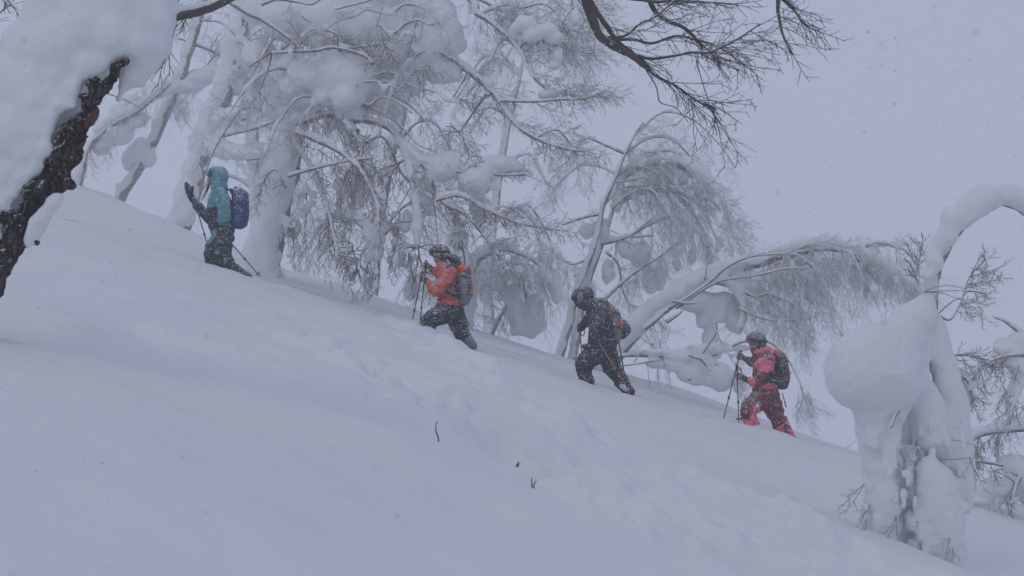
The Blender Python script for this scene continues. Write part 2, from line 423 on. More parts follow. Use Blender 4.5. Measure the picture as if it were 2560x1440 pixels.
class Tree:
    def __init__(s, name, label, D, base_px, mats=(None, None, None), voxel=0.04, twig_r=0.0055, cat="tree", seed=1, group=None):
        s.D = D; s.name = name; s.limbs = []; s.bl = Blobs(); s.t4 = []; s.t3 = []; s.voxel = voxel; s.tr = twig_r
        s.mt, s.ml, s.mw = mats; s.seed = seed; s.nodes = []; s.rime = False; s.r4 = []; s.r3 = []
        b = P(base_px[0], base_px[1], D); s.base = Vector((b.x, D, gz(b.x, D)))
        s.root = thing(name, s.base, label, cat, group)
    def m(s, px): return px * s.D / FPX
    def limb(s, pts, w0, w1, d0=0.0, d1=0.0, snow=0.0, trunk=False, sides=9, snow_to=1.0, off=(0, 0), gap=0.25, name=None, mat=None, nodes=True):
        """pts photo pixels; w widths in px; d depth offsets in m; snow = thickness in px lying on top"""
        n = len(pts); L = [[q[0], q[1], d0 + (d1-d0)*i/(n-1)] for i, q in enumerate(pts)]
        L = catmull(L, 6); W = [P(q[0], q[1], s.D+q[2]) for q in L]
        k = len(W); rad = [s.m(w0+(w1-w0)*i/(k-1))*0.5 for i in range(k)]
        nm = name or ("trunk" if trunk else "branch")
        o = link(nm, quads_mesh(nm, [tube(W, rad, sides, 0.22, s.seed+len(s.limbs))]), mat or (s.mt if trunk else s.ml), s.root)
        s.limbs.append(o)
        if nodes: s.nodes += [(W[i], rad[i]) for i in range(k)]
        if snow:
            t_ = s.m(snow); acc = 0; ph = rnd.uniform(0, 9)
            for i in range(k-1):
                a, b = W[i], W[i+1]; ln = (b-a).length; m_ = max(1, int(ln/(t_*0.35)))
                for j in range(m_):
                    f = (i + j/m_)/(k-1)
                    if f > snow_to: break
                    p = a.lerp(b, j/m_); acc += ln/m_
                    q = 0.62 + 0.38*math.sin(acc/t_*0.55+ph) + 0.35*math.sin(acc/t_*0.21+ph*2)
                    if q < gap: continue
                    r = t_*(0.55+0.45*min(q, 1.2))*(1-0.35*f)
                    up = Vector((0, 0, 1)); tl = (b-a).normalized()
                    horiz = math.sqrt(max(0.0, 1-tl.z*tl.z))
                    s.bl.add(p + up*(rad[i]*0.7 + r*0.45*(0.35+0.65*horiz)) + Vector((s.m(off[0]), 0, -s.m(off[1]))) + Vector((-(1-horiz)*r*0.35, -(1-horiz)*r*0.25, 0)), (r*rnd.uniform(0.9, 1.15), r*rnd.uniform(0.9, 1.1), r*rnd.uniform(0.8, 1.0)))
        return W
    def blob(s, px, py, rx, rz=None, d=0.0, ry=None):
        rz = rz or rx; ry = ry or (rx+rz)*0.5
        s.bl.add(P(px, py, s.D+d), (s.m(rx), s.m(ry), s.m(rz)))
    def sleeve(s, tr, r0, r1, dx=0.0, d=0.0, dy=0.0, ir=0.10):
        """plaster packed along a stem"""
        L = catmull([[a, b] for a, b in tr], 8); n = len(L); ph = rnd.uniform(0, 9); pts = []
        for i, (a, b) in enumerate(L):
            f = i/(n-1); r = (r0+(r1-r0)*f)*(1+ir*math.sin(i*0.37+ph)+ir*0.8*math.sin(i*0.83+ph*1.7))
            pts.append((P(a+dx, b+dy, s.D+d), (s.m(r), s.m(r*0.95), s.m(r*1.1))))
        s.bl.chain(pts, 0.3)
    def lump(s, px, py, rx, rz, d=0.0, n=7):
        """an uneven snow pillow of several fused lobes"""
        s.blob(px, py, rx*0.8, rz*0.85, d, (rx+rz)*0.4)
        for i in range(n):
            a = rnd.uniform(0, 2*math.pi); q = rnd.uniform(0.4, 0.75)
            s.blob(px+math.cos(a)*rx*q, py+math.sin(a)*rz*q, rx*rnd.uniform(0.28, 0.5), rz*rnd.uniform(0.28, 0.5), d+s.m(rnd.uniform(-0.4, 0.4)*(rx+rz)*0.5), (rx+rz)*0.25)
    def grow(s, p, d, L, r, lvl, droop, pn, tuft=0.0, kids=5):
        d = d.normalized(); K = 4 if lvl else 3; pts = [p.copy()]; dirs = []
        for i in range(K-1):
            d = (d + rv(0.16) + Vector((0, 0, -droop*0.30))).normalized(); p = p + d*(L/(K-1)); pts.append(p.copy()); dirs.append(d)
        ((s.r4 if lvl else s.r3) if s.rime else (s.t4 if lvl else s.t3)).append((pts, r, r*0.55))
        if tuft and rnd.random() < tuft and d.z < 0.15:
            i = rnd.randrange(0, K-1); q = pts[i].lerp(pts[i+1], rnd.random()); a = min(0.07, L*rnd.uniform(0.025, 0.085) + 0.010); dv = pts[i+1]-pts[i]
            st = min(1.0, abs(dv.normalized().z)); 
            s.bl.add(q+Vector((0, 0, a*0.2)), (a*(1.25-0.5*st), a*rnd.uniform(0.7, 1.0), a*(0.75+0.9*st)))
        if lvl:
            for i in range(kids):
                f = (i+0.6+rnd.uniform(-0.25, 0.25))/kids*(K-1); j = min(int(f), K-2); q = pts[j].lerp(pts[j+1], f-j)
                sgn = 1 if i % 2 else -1; ang = rnd.uniform(0.35, 0.85)*sgn; dd = dirs[j]
                side = pn.cross(dd); side = side.normalized() if side.length > 1e-3 else rv(1).normalized()
                nd = dd*math.cos(ang) + side*math.sin(ang) + rv(0.25)
                s.grow(q, nd, L*rnd.uniform(0.32, 0.62)*(1.05-0.45*f/(K-1)), r*0.74, lvl-1, droop, pn, tuft*0.55, kids)
    def spray(s, p, ang, L_px, lvl=2, droop=0.2, spread=18, n=1, tuft=0.0, depth=0.5, r=None, kids=5, connect=False):
        """n twig fans from a point (photo pixel tuple with depth, or a world point), heading ang degrees (0 right, 90 up)"""
        if isinstance(p, tuple): p = P(p[0], p[1], s.D + (p[2] if len(p) > 2 else 0))
        if connect and s.nodes:
            q, qr = min(s.nodes, key=lambda e: (e[0]-p).length)
            if (q-p).length > s.m(6):
                mid = q.lerp(p, 0.5) + Vector((0, 0, s.m(8))) + rv((q-p).length*0.08)
                a1 = q.lerp(mid, 0.6); 
                s.t4.append(([q, a1, mid.lerp(p, 0.3), p], max(s.tr*1.7, min(qr*0.6, s.tr*2.6)), s.tr*1.3))
        for _ in range(n):
            a = R(ang + rnd.uniform(-spread, spread)); dv = Vector((math.cos(a), rnd.uniform(-depth, depth), math.sin(a)))
            pn = (Vector((rnd.uniform(-0.3, 0.3), -1, rnd.uniform(-0.3, 0.3)))).normalized()
            s.grow(p, dv, s.m(L_px)*rnd.uniform(0.75, 1.2), r or s.tr*1.25, lvl, droop, pn, tuft, kids)
    def sprays_on(s, W, n, ang, L_px, f0=0.2, f1=1.0, **kw):
        n = int(n*1.5+0.5)
        for i in range(n):
            f = f0 + (f1-f0)*(i+rnd.random())/n; x = f*(len(W)-1); j = min(int(x), len(W)-2)
            a = ang if not isinstance(ang, tuple) else rnd.uniform(*ang)
            s.spray(W[j].lerp(W[j+1], x-j), a, L_px*rnd.uniform(0.7, 1.15), **kw)
    def fill(s, cx, cy, rx, ry, n, ang, L_px, d=0.6, **kw):
        for i in range(n):
            a = rnd.uniform(0, 2*math.pi); q = math.sqrt(rnd.random())
            aa = ang if not isinstance(ang, tuple) else rnd.uniform(*ang)
            s.spray((cx+math.cos(a)*rx*q, cy+math.sin(a)*ry*q, rnd.uniform(-d, d)), aa, L_px*rnd.uniform(0.7, 1.2), connect=True, **kw)
    def weep(s, W, n, len0, len1, f0=0.0, f1=1.0, lean=0.25, tuft=0.5, kids=4, curtain=0.5, lvl=2):
        """hanging rimed branchlets under an arched limb, snow caught in them"""
        n = int(n*1.35)
        for i in range(n):
            f = f0+(f1-f0)*(i+rnd.random())/n; x = f*(len(W)-1); j = min(int(x), len(W)-2)
            p = W[j].lerp(W[j+1], x-j) + Vector((0, rnd.uniform(-0.5, 0.5), 0)); L = s.m(len0+(len1-len0)*f)*rnd.uniform(0.6, 1.15)
            dv = Vector((lean+rnd.uniform(-0.35, 0.35), rnd.uniform(-0.3, 0.3), rnd.uniform(-0.8, 0.0)))
            pn = Vector((rnd.uniform(-0.5, 0.5), -1, 0)).normalized()
            s.grow(p, dv, L, s.tr*1.2, lvl, 0.75, pn, tuft, kids)
            if rnd.random() < curtain*0.45:
                q = p + Vector((lean*L*0.4, 0, -L*rnd.uniform(0.2, 0.55))); a = L*rnd.uniform(0.05, 0.11)
                for k in range(8):
                    b = a*rnd.uniform(0.3, 0.75)*(1-0.06*k)
                    s.bl.add(q + Vector((rnd.uniform(-0.9, 0.9)*a, rnd.uniform(-0.8, 0.8)*a, -k*a*0.45)), (b, b*0.8, b*rnd.uniform(1.0, 1.6)))
    def arches(s, starts, n, l0, l1, side=(-1, 1), rise=0.35, drop=0.9, w0=9, snow=7, wn=12, wl=85, d=0.9):
        """n boughs that leave the stem, arch over and hang, hung with frosted twigs"""
        for i in range(n):
            x, y, dd = starts[int(i*len(starts)/n) % len(starts)] if i < len(starts) else rnd.choice(starts)
            L = rnd.uniform(l0, l1); sg = rnd.choice(side); d1 = rnd.uniform(-d, d)
            pts = [(x, y), (x+sg*L*0.28, y-L*rise*rnd.uniform(0.5, 1)), (x+sg*L*0.58, y-L*rise*rnd.uniform(0.5, 1)), (x+sg*L*0.85, y+L*drop*rnd.uniform(0.0, 0.25)), (x+sg*L, y+L*drop*rnd.uniform(0.3, 0.6))]
            W = s.limb(pts, w0*rnd.uniform(0.7, 1.2), 3, dd, dd+d1, snow*rnd.uniform(0.6, 1.3), sides=7)
            s.rime = True; s.weep(W, int(wn*0.72), wl*0.9, wl*1.1, 0.15, 1.0, 0.18*sg, 0.22, 4, 0.3); s.sprays_on(W, 3, (0, 60) if sg > 0 else (120, 180), 55, lvl=2, droop=0.15); s.rime = False
    def finish(s, smooth=3, amp=0.0, scale=0.5, amp2=None, scale2=0.12):
        parts = [b for b in (batch_tubes(s.t4, 4, 3), batch_tubes(s.t3, 3, 3)) if b is not None]
        if parts:
            o = link("twig_crown", quads_mesh("twig_crown", parts), s.mw, s.root); o["kind"] = "stuff"
        parts = [b for b in (batch_tubes(s.r4, 4, 3), batch_tubes(s.r3, 3, 3)) if b is not None]
        if parts:
            o = link("frosted_twigs", quads_mesh("frosted_twigs", parts), M_RIME, s.root); o["kind"] = "stuff"
        if s.bl.c:
            me = fuse(s.bl, s.voxel, smooth, amp or s.voxel*0.9, scale, s.seed, "snow_load", 3, s.voxel*0.55 if amp2 is None else amp2, scale2)
            split_snow(me, s.root)

def split_snow(me, root):
    """each snow pillow large enough to pick out is a part of its own; crumbs stay together"""
    n = len(me.vertices); co = np.empty(n*3, np.float32); me.vertices.foreach_get("co", co); co = co.reshape(-1, 3)
    e = np.empty(len(me.edges)*2, np.int32); me.edges.foreach_get("vertices", e); e = e.reshape(-1, 2)
    lab = np.arange(n)
    while True:
        m = np.minimum(lab[e[:, 0]], lab[e[:, 1]]); new = lab.copy()
        np.minimum.at(new, e[:, 0], m); np.minimum.at(new, e[:, 1], m); new = new[new]; new = new[new]
        if (new == lab).all(): break
        lab = new
    f = np.empty(len(me.loops), np.int32); me.loops.foreach_get("vertex_index", f); f = f.reshape(-1, 4); fl = lab[f[:, 0]]
    ids, cnt = np.unique(lab, return_counts=True); crumbs = []
    for i in ids[np.argsort(-cnt)]:
        v = co[lab == i]; big = max(v.max(0)-v.min(0)) > 0.30
        if big:
            sel = np.nonzero(lab == i)[0]; mp = np.full(n, -1); mp[sel] = np.arange(len(sel))
            link("snow_pillow", raw_mesh("snow_pillow", co[sel], mp[f[fl == i]]), M_SNOW, root)
        else: crumbs.append(i)
    if crumbs:
        k = np.isin(lab, crumbs); sel = np.nonzero(k)[0]; mp = np.full(n, -1); mp[sel] = np.arange(len(sel))
        o = link("snow_crumbs", raw_mesh("snow_crumbs", co[sel], mp[f[np.isin(fl, crumbs)]]), M_SNOW, root); o["kind"] = "stuff"
    bpy.data.meshes.remove(me)

BM = (M_BIRCH, M_LIMB, M_TWIG)

def tree_old():      # the dark cracked trunk leaning in from the left, plastered with snow on its windward side
    T = Tree("old_birch", "dark cracked bark trunk leaning over the slope, plastered with a huge snow mass", 9.0, (-25, 800), (M_OLD, M_OVER, M_TWIGD), 0.016, 0.0035, seed=3)
    tr = [(-60, 900, 70), (-25, 760, 60), (4, 695, 46), (22, 640, 74), (42, 590, 92), (62, 540, 76), (96, 498, 62), (128, 455, 88), (158, 415, 72), (176, 370, 78), (186, 322, 72), (220, 290, 26), (226, 252, 50), (250, 228, 30), (276, 195, 34), (298, 152, 28), (345, 80, 30), (430, -30, 36), (520, -140, 36), (640, -260, 34), (800, -360, 30)]
    L = catmull([[a, b, 0.0, c] for a, b, c in tr], 5); W = [P(a, b, T.D) for a, b, _, c in L]; k = len(W)
    rad = np.array([T.m(max(c*0.72, 12))*0.5 for _, _, _, c in L]); L = [(a, b, 0.0) for a, b, _, c in L]
    # fine barky tube
    W2 = [Vector(q) for q in catmull([list(p) for p in W], 4)]; r2 = np.interp(np.linspace(0, 1, len(W2)), np.linspace(0, 1, k), rad)
    V, F = tube(W2, r2, 40)
    c = np.array([tuple(p) for p in W2]); nn = len(W2)
    ctr = np.vstack([np.repeat(c, 40, 0), c[:1], c[-1:]]); dirv = V-ctr; ln = np.linalg.norm(dirv, axis=1)[:, None]+1e-6
    q = V*np.array([1, 1, 0.45]); V = V + dirv/ln*(0.030*fbm(q*14, 3, 4)+0.014*fbm(q*50, 2, 6))[:, None]
    link("trunk", quads_mesh("trunk", [(V, F)]), M_OLD, T.root); T.nodes += list(zip(W, rad))
    # flaking bark spurs that stick out through the snow
    for ci, lobes in enumerate((((236, 222, 22, 30), (216, 244, 15, 13), (228, 250, 14, 16), (205, 238, 7, 7)), ((172, 328, 27, 32), (150, 345, 12, 22), (160, 372, 32, 34), (152, 408, 34, 30), (172, 455, 13, 18), (158, 440, 18, 16)), ((92, 470, 30, 16), (62, 468, 13, 9), (78, 482, 20, 14)), ((20, 545, 46, 18), (32, 590, 48, 44), (14, 640, 34, 40)), ((80, 602, 18, 13), (93, 580, 11, 20), (104, 556, 10, 16), (112, 534, 7, 14)), ((290, 178, 14, 22), (300, 154, 12, 10), (316, 152, 7, 6)))):
        lb = Blobs()
        for (x, y, rx, rz) in lobes: lb.add(P(x, y, T.D-0.13), (T.m(rx*0.8), T.m(15), T.m(rz*0.86)))
        link("bark_flake", fuse(lb, 0.010, 1, 0.026, 0.075, 50+ci, "bark_flake", 3, 0.014, 0.025), M_OLD, T.root)
    B = T.bl
    # snow on the windward (left, upper) side: its lower right edge runs along the bark strip
    for (a, b, c) in L[8:88]:                                        # packed behind and to the left of the trunk
        T.blob(a-52, b-34, 58, 58, 0.16); T.blob(a-20, b-20, 40, 40, 0.20)
    for (x, y, r) in ((262, 150, 26), (222, 165, 34), (182, 222, 26), (180, 262, 18), (150, 262, 24), (128, 300, 22), (122, 330, 18), (118, 372, 22), (92, 415, 22), (62, 440, 22), (30, 478, 26), (2, 505, 24), (196, 200, 16), (262, 205, 9), (246, 240, 8), (60, 455, 16), (-10, 560, 18), (20, 525, 12), (210, 300, 8)): T.blob(x, y, r, r, -0.13)
    edge = [(-20, 500, 40), (45, 455, 45), (95, 400, 42), (105, 340, 34), (118, 265, 38), (172, 200, 36), (215, 130, 45), (262, 95, 60), (330, 120, 60), (375, 130, 40)]
    for (x, y, r) in edge: T.blob(x-r*0.75, y-r*0.4, r, r, -0.10)
    for (x, y, r, d) in ((0, 350, 95, 0.05), (40, 232, 105, 0.1), (92, 128, 92, 0.1), (140, 50, 90, 0.1), (165, -20, 100, 0.1), (-20, 255, 70, 0.05), (90, 225, 88, 0.05), (165, 120, 92, 0.0), (235, 40, 95, 0.05), (300, 20, 100, 0.05), (350, 60, 80, 0.05), (385, 110, 45, 0.0), (270, -50, 100, 0.1), (350, -80, 110, 0.1), (400, 20, 50, 0.05), (20, 340, 80, -0.05), (60, 400, 60, -0.02), (-60, 440, 100, 0),
                         (395, 60, 50, 0), (360, 150, 45, 0.02), (330, 175, 40, 0.02), (420, 45, 30, 0.02), (390, -60, 80, 0.05), (137, 229, 46, -0.04), (106, 285, 46, -0.06), (185, 181, 40, -0.05), (95, 330, 36, -0.07), (60, 300, 70, 0), (150, 180, 70, 0), (215, 100, 70, -0.02), (270, 90, 70, -0.02), (320, 100, 60, -0.02)): T.blob(x, y, r, r, d)
    for (x, y, r) in ((95, 560, 26), (80, 590, 22), (112, 535, 22), (135, 505, 22), (150, 490, 16), (70, 610, 16), (-5, 590, 16)): T.blob(x, y, r, r, -0.14)   # pocket held by the spur
    for (x, y, r) in ((330, 190, 30), (352, 205, 22), (310, 215, 20), (296, 250, 14), (345, 175, 32)): T.blob(x, y, r, r, 0.05)
    # dark limbs that leave the frame overhead and dip back in at the right
    W = T.limb([(395, 60), (440, 42), (490, 30), (535, 15), (585, -10), (660, -60), (760, -130)], 26, 18, 0, 0.1, 16, snow_to=0.5, gap=0.6)
    T.spray((452, 38), 120, 60, 1, 0.1, n=2); T.spray((470, 34), 225, 60, 1, 0.3, n=2); T.spray((420, 95, 0), 270, 110, 1, 0.3, n=2, connect=True)
    T.limb([(800, -360), (1100, -330), (1330, -220), (1430, -90), (1467, 5), (1485, 60), (1505, 95), (1550, 125), (1580, 140), (1610, 165)], 40, 13, 0, 0.6)
    A = T.limb([(1430, -90), (1480, 10), (1520, 70), (1545, 105), (1590, 140), (1622, 168)], 16, 9, 0.3, 0.7)
    Bq = T.limb([(1590, 138), (1630, 146), (1680, 140), (1730, 131), (1775, 130), (1840, 100), (1900, 60)], 11, 4, 0.6, 0.2)
    Cq = T.limb([(1605, 160), (1640, 190), (1690, 215), (1740, 250), (1790, 275)], 9, 4, 0.6, 0.9)
    D = T.limb([(1520, 100), (1580, 98), (1630, 108), (1690, 90), (1740, 100), (1800, 120), (1870, 170)], 10, 4, 0.6, 1.0)
    E = T.limb([(1500, 92), (1560, 90), (1600, 60), (1640, 40), (1700, -10)], 8, 4, 0.6, 0.3)
    G = T.limb([(1100, -330), (1500, -180), (1610, -60), (1625, 5), (1655, 45), (1710, 70), (1750, 110), (1755, 140)], 22, 6, 0.3, 1.0)
    H = T.limb([(1500, -180), (1800, -120), (1930, -30), (1945, 30), (1955, 80), (1975, 130)], 18, 4, 0.4, 0.2)
    I = T.limb([(1800, -120), (1910, -40), (1980, 20), (2010, 60), (2050, 80)], 12, 3, 0.4, 0.6)
    J = T.limb([(1300, -260), (1500, -40), (1620, 2), (1680, 2), (1760, 5), (1830, 10)], 12, 4, 0.4, 0.5)
    for W, n, ang, L, lv in ((Bq, 9, (-25, 45), 150, 2), (Cq, 9, (-75, 5), 150, 2), (D, 9, (-60, 30), 140, 2), (A, 5, (-40, 10), 150, 2), (G, 6, (-40, 30), 130, 2), (E, 4, (-10, 50), 130, 1), (H, 6, (-75, 0), 95, 1), (I, 6, (-60, 10), 90, 1), (J, 6, (-20, 20), 120, 1)):
        T.sprays_on(W, n, ang, L, 0.35, 1.0, lvl=lv, droop=0.02, spread=8, depth=0.5, kids=3 if lv == 2 else 4, r=0.0044)
    T.limb([(1605, 160), (1640, 215), (1650, 255), (1690, 270), (1720, 305)], 4, 2, 0.6, 0.8); T.limb([(1740, 150), (1765, 235), (1780, 280)], 3, 2, 0.6, 0.8)
    # bare tips in the top left corner
    Kq = T.limb([(40, -60), (0, -30), (-30, 20), (-40, 90)], 10, 5, 0.4, 0.3)
    T.spray((-25, 60, 0.3), 35, 100, 1, 0.0, n=2, kids=4); T.spray((-35, 135, 0.3), 45, 110, 1, 0.1, n=2, kids=4); T.spray((5, -15, 0.3), -50, 80, 1, 0.1, n=2, kids=4)
    T.finish(14, 0.016, 0.30, 0.004, 0.03)

def tree_main():     # big plastered birch behind the first two skiers
    T = Tree("great_birch", "biggest birch, thick plastered trunk behind the teal skier, crown loaded with snow pillows", 22.0, (652, 700), BM, 0.033, 0.0052, seed=5)
    tr = [(645, 720), (668, 620), (690, 520), (712, 420), (735, 320), (765, 230), (800, 140), (830, 60), (850, -60)]
    T.limb(tr, 84, 44, 0, 0.2, trunk=True, sides=18)
    T.sleeve(tr, 47, 30, -9, -0.10, ir=0.05)                             # windward plaster
    for x, y, r in ((640, 690, 50), (660, 700, 46), (690, 690, 22), (700, 640, 14)): T.blob(x, y, r, r*0.8, -0.1)
    # limbs
    a1 = T.limb([(740, 310), (790, 292), (835, 284), (862, 292), (880, 322), (888, 332)], 16, 28, -0.3, -0.5, 20, snow_to=0.72)
    a2 = T.limb([(560, -5), (610, 28), (665, 55), (715, 88), (742, 112), (758, 132)], 13, 8, -0.5, -0.5)
    a3 = T.limb([(680, 131), (740, 128), (790, 126), (830, 118), (880, 128), (915, 140), (932, 160)], 7, 11, -0.9, -0.9)
    a4 = T.limb([(860, 300), (920, 300), (975, 320), (1005, 358), (1040, 395), (1078, 426)], 22, 14, -0.4, -0.6, 26, snow_to=0.9)
    a5 = T.limb([(1078, 426), (1130, 428), (1200, 433), (1270, 438), (1312, 434)], 12, 6, -0.6, -0.6, 0)
    a6 = T.limb([(985, 335), (1018, 400), (1035, 470), (1047, 540), (1046, 620)], 14, 8, -0.5, -0.6, 15, gap=0.3)
    a7 = T.limb([(800, 140), (900, 90), (1000, 90), (1075, 130), (1140, 155), (1200, 198), (1248, 248), (1290, 308), (1340, 345), (1400, 366), (1455, 378)], 34, 6, 0.2, -0.8, 22, snow_to=0.55)
    a8 = T.limb([(1252, 250), (1330, 253), (1400, 248), (1460, 246), (1515, 225)], 10, 4, -0.5, -1.0)
    a9 = T.limb([(830, 60), (960, -20), (1120, -40), (1185, 8), (1192, 32), (1240, 62), (1296, 120), (1330, 185), (1370, 222), (1440, 240)], 26, 5, 0.1, -0.6, 10, snow_to=0.5)
    a10 = T.limb([(1120, -40), (1260, 30), (1330, 88), (1400, 118), (1480, 135)], 10, 4, 0, 0.4)
    a11 = T.limb([(1075, 430), (1085, 470), (1110, 510), (1160, 535), (1210, 590), (1245, 640)], 10, 5, -0.6, -0.4, 8)
    a12 = T.limb([(1090, 500), (1150, 490), (1230, 530), (1310, 560), (1400, 575)], 9, 4, -0.9, -1.0, 8)
    a13 = T.limb([(740, 330), (790, 350), (850, 380), (905, 430), (940, 500), (950, 560)], 16, 6, -0.7, -0.9, 10)
    a14 = T.limb([(720, 440), (770, 425), (830, 410), (880, 400), (930, 395)], 10, 5, -0.8, -0.8, 5)
    a15 = T.limb([(715, 470), (690, 425), (665, 440), (650, 480)], 6, 3, -0.6, -0.7)
    a16 = T.limb([(735, 350), (790, 440), (820, 520), (835, 590), (850, 640)], 12, 5, -0.4, -0.6, 9)
    a17 = T.limb([(860, 300), (890, 340), (905, 380), (880, 430)], 12, 6, -0.6, -0.6, 6)
    a18 = T.limb([(1120, -40), (1300, -60), (1420, -20), (1480, 40)], 12, 5, 0.2, 0.6)
    a19 = T.limb([(910, 360), (960, 345), (1010, 440), (1080, 480)], 9, 5, 0.1, 0.4, 6)
    a20 = T.limb([(770, 230), (690, 200), (620, 120), (560, 60), (505, 50)], 16, 6, 0.2, 0.6, 22)
    a21 = T.limb([(1215, 235), (1170, 300), (1150, 330)], 7, 4, 0.2, 0.5)
    # snow pillows of the crown
    for x, y, rx, rz, d in ((862, 190, 118, 84, -0.35), (770, 215, 70, 70, -0.2), (930, 70, 120, 70, 0.0), (820, 50, 95, 80, 0), (710, 50, 75, 60, 0.0), (650, 150, 60, 60, 0.2), (1050, 130, 100, 70, -0.1), (1110, 90, 60, 60, 0), (1020, 40, 80, 60, 0.2), (640, 30, 50, 40, 0.2),
                            (960, 250, 60, 50, -0.2), (890, 265, 45, 26, -0.1), (720, 180, 60, 60, 0.0), (900, 10, 130, 50, 0.1), (1090, 30, 60, 50, 0.1), (1000, 190, 70, 50, 0.0), (690, 250, 36, 60, 0.0), (1110, 175, 55, 35, -0.2)):
        T.lump(x, y, rx, rz, d)
    for x, y, rx, rz in ((1110, 416, 44, 38), (1186, 456, 44, 42), (1246, 410, 52, 24), (1215, 425, 40, 26), (1324, 430, 11, 11), (1290, 420, 24, 12), (1060, 400, 22, 20), (1370, 78, 32, 18), (1390, 95, 26, 14), (1310, 60, 30, 22), (1330, 90, 26, 18), (1440, 45, 14, 24), (1505, 115, 9, 15), (1395, 140, 14, 24), (1340, 145, 14, 10),
                         (1370, 235, 26, 18), (1385, 165, 16, 14), (1220, 255, 18, 9), (1345, 380, 12, 10), (1440, 385, 11, 8)): T.blob(x, y, rx, rz, -0.5)
    for x0, y0, ln, w_, d in ((860, 480, 150, 34, 0), (905, 470, 110, 40, 0.2), (930, 600, 150, 36, -0.2), (880, 640, 110, 26, 0.2), (1000, 560, 130, 26, 0.1), (985, 640, 90, 24, -0.1), (765, 500, 160, 26, 0.0), (730, 570, 120, 26, 0.2), (1060, 470, 100, 28, 0.2), (1140, 540, 80, 26, 0.3), (1200, 520, 70, 30, 0.2), (820, 560, 130, 24, 0.3), (1020, 660, 80, 16, 0.2), (1040, 700, 70, 14, 0), (1150, 600, 80, 20, 0.4), (920, 700, 60, 22, 0.1), (1120, 640, 60, 22, 0.2)):
        T.spray((x0, y0-ln*0.28, d-0.3), -88, ln*0.95, lvl=2, droop=0.6, spread=14, n=2, depth=0.2, kids=5, connect=True)
        for k in range(22):
            f = rnd.random()**1.3; q = rnd.uniform(0.16, 0.42)*(1.1-0.5*f)
            T.blob(x0+rnd.uniform(-0.8, 0.8)*w_*(1-0.55*f), y0+f*ln-ln*0.2, w_*q, w_*q*rnd.uniform(1.1, 2.2), d-0.3+rnd.uniform(-0.2, 0.2), w_*q)
    # twig fans
    for W, n, ang, L, f0 in ((a7, 15, (-50, 25), 95, 0.45), (a8, 10, (-35, 35), 95, 0.2), (a9, 14, (-50, 20), 100, 0.45), (a10, 12, (-45, 25), 95, 0.3), (a18, 10, (-70, 10), 100, 0.4), (a12, 14, (-45, 40), 75, 0.15), (a11, 10, (-60, 20), 80, 0.2), (a5, 7, (-30, 60), 45, 0.1)):
        T.sprays_on(W, n, ang, L, f0, 1.0, lvl=2, droop=0.05, spread=8, depth=0.5, kids=5, tuft=0.10)
    for W, n, ang, L in ((a13, 10, (-110, -20), 85), (a14, 8, (-100, -10), 75), (a16, 8, (-110, -20), 80), (a17, 8, (-120, -10), 75), (a15, 4, (-130, -50), 60), (a6, 7, (-80, -10), 70), (a19, 8, (-100, 0), 80), (a3, 6, (20, 150), 45), (a1, 5, (-110, -40), 55)):
        T.sprays_on(W, n, ang, L, 0.2, 1.0, lvl=2, droop=0.22, spread=12, depth=0.6, kids=5, tuft=0.10)
    T.fill(1130, 290, 60, 100, 13, (-70, 0), 95, lvl=2, droop=0.05, tuft=0.05, kids=5)
    T.fill(900, 430, 120, 70, 12, (-120, -20), 75, lvl=2, droop=0.2, tuft=0.08)
    T.fill(900, 620, 140, 80, 16, (-110, -50), 75, lvl=2, droop=0.35, tuft=0.12)
    T.fill(1040, 640, 60, 80, 8, (-100, -30), 75, lvl=2, droop=0.3, tuft=0.12)
    T.fill(1230, 560, 110, 50, 12, (-60, 30), 70, lvl=2, droop=0.1, tuft=0.12)
    T.fill(760, 140, 160, 70, 12, (0, 180), 60, lvl=1, droop=0.05, d=1.3)
    T.fill(960, 110, 160, 70, 14, (-120, 60), 75, lvl=1, droop=0.05, d=1.3)
    T.fill(1400, 40, 90, 50, 12, (-70, 20), 90, lvl=2, droop=0.05, tuft=0.08)
    for i in range(15):                                              # boughs half drowned in the crown's snow
        x, y = rnd.uniform(600, 1000), rnd.uniform(10, 260); a = rnd.uniform(-0.7, 0.35); l = rnd.uniform(70, 200); w_ = rnd.uniform(4, 9)
        if y > 220 and x < 760: continue
        pts = [(x+math.cos(a)*l*k/5+rnd.uniform(-9, 9), y-math.sin(a)*l*k/5+10*math.sin(k*1.1+i)+rnd.uniform(-9, 9)) for k in range(6)]
        T.limb(pts, w_, w_*0.5, -0.62+rnd.uniform(-0.25, 0.15), -0.7+rnd.uniform(-0.25, 0.2), rnd.choice((0, 6, 8)), sides=8, gap=0.45)
    T.fill(860, 150, 270, 150, 40, (-150, 100), 60, lvl=1, droop=0.08, d=0.95, tuft=0.1); T.fill(860, 160, 240, 120, 14, (-140, -20), 70, lvl=2, droop=0.15, d=0.95)
    T.fill(760, 330, 60, 60, 8, (-120, -20), 60, lvl=2, droop=0.2)
    T.arches([(735, 320, 0), (770, 220, -0.2), (800, 140, 0.2), (830, 60, 0), (960, 60, -0.3), (1075, 130, -0.2), (870, 290, -0.4), (1000, 350, -0.4), (900, 150, -0.6), (1020, 60, 0.1), (1180, 190, -0.3), (1240, 60, 0.1)], 26, 110, 260, (-1, 1, 1), 0.3, 0.9, 8, 7, 13, 90, 0.6)
    T.arches([(1200, 40, 0), (1296, 120, -0.2), (1340, 345, -0.6), (1290, 310, -0.5), (1330, 90, 0.2)], 9, 90, 170, (1,), 0.2, 0.7, 6, 4, 9, 75, 0.6)
    for y in (590, 560, 650): T.spray((700+rnd.uniform(-8, 8), y, -0.4), -70, 45, 1, 0.3, n=1)
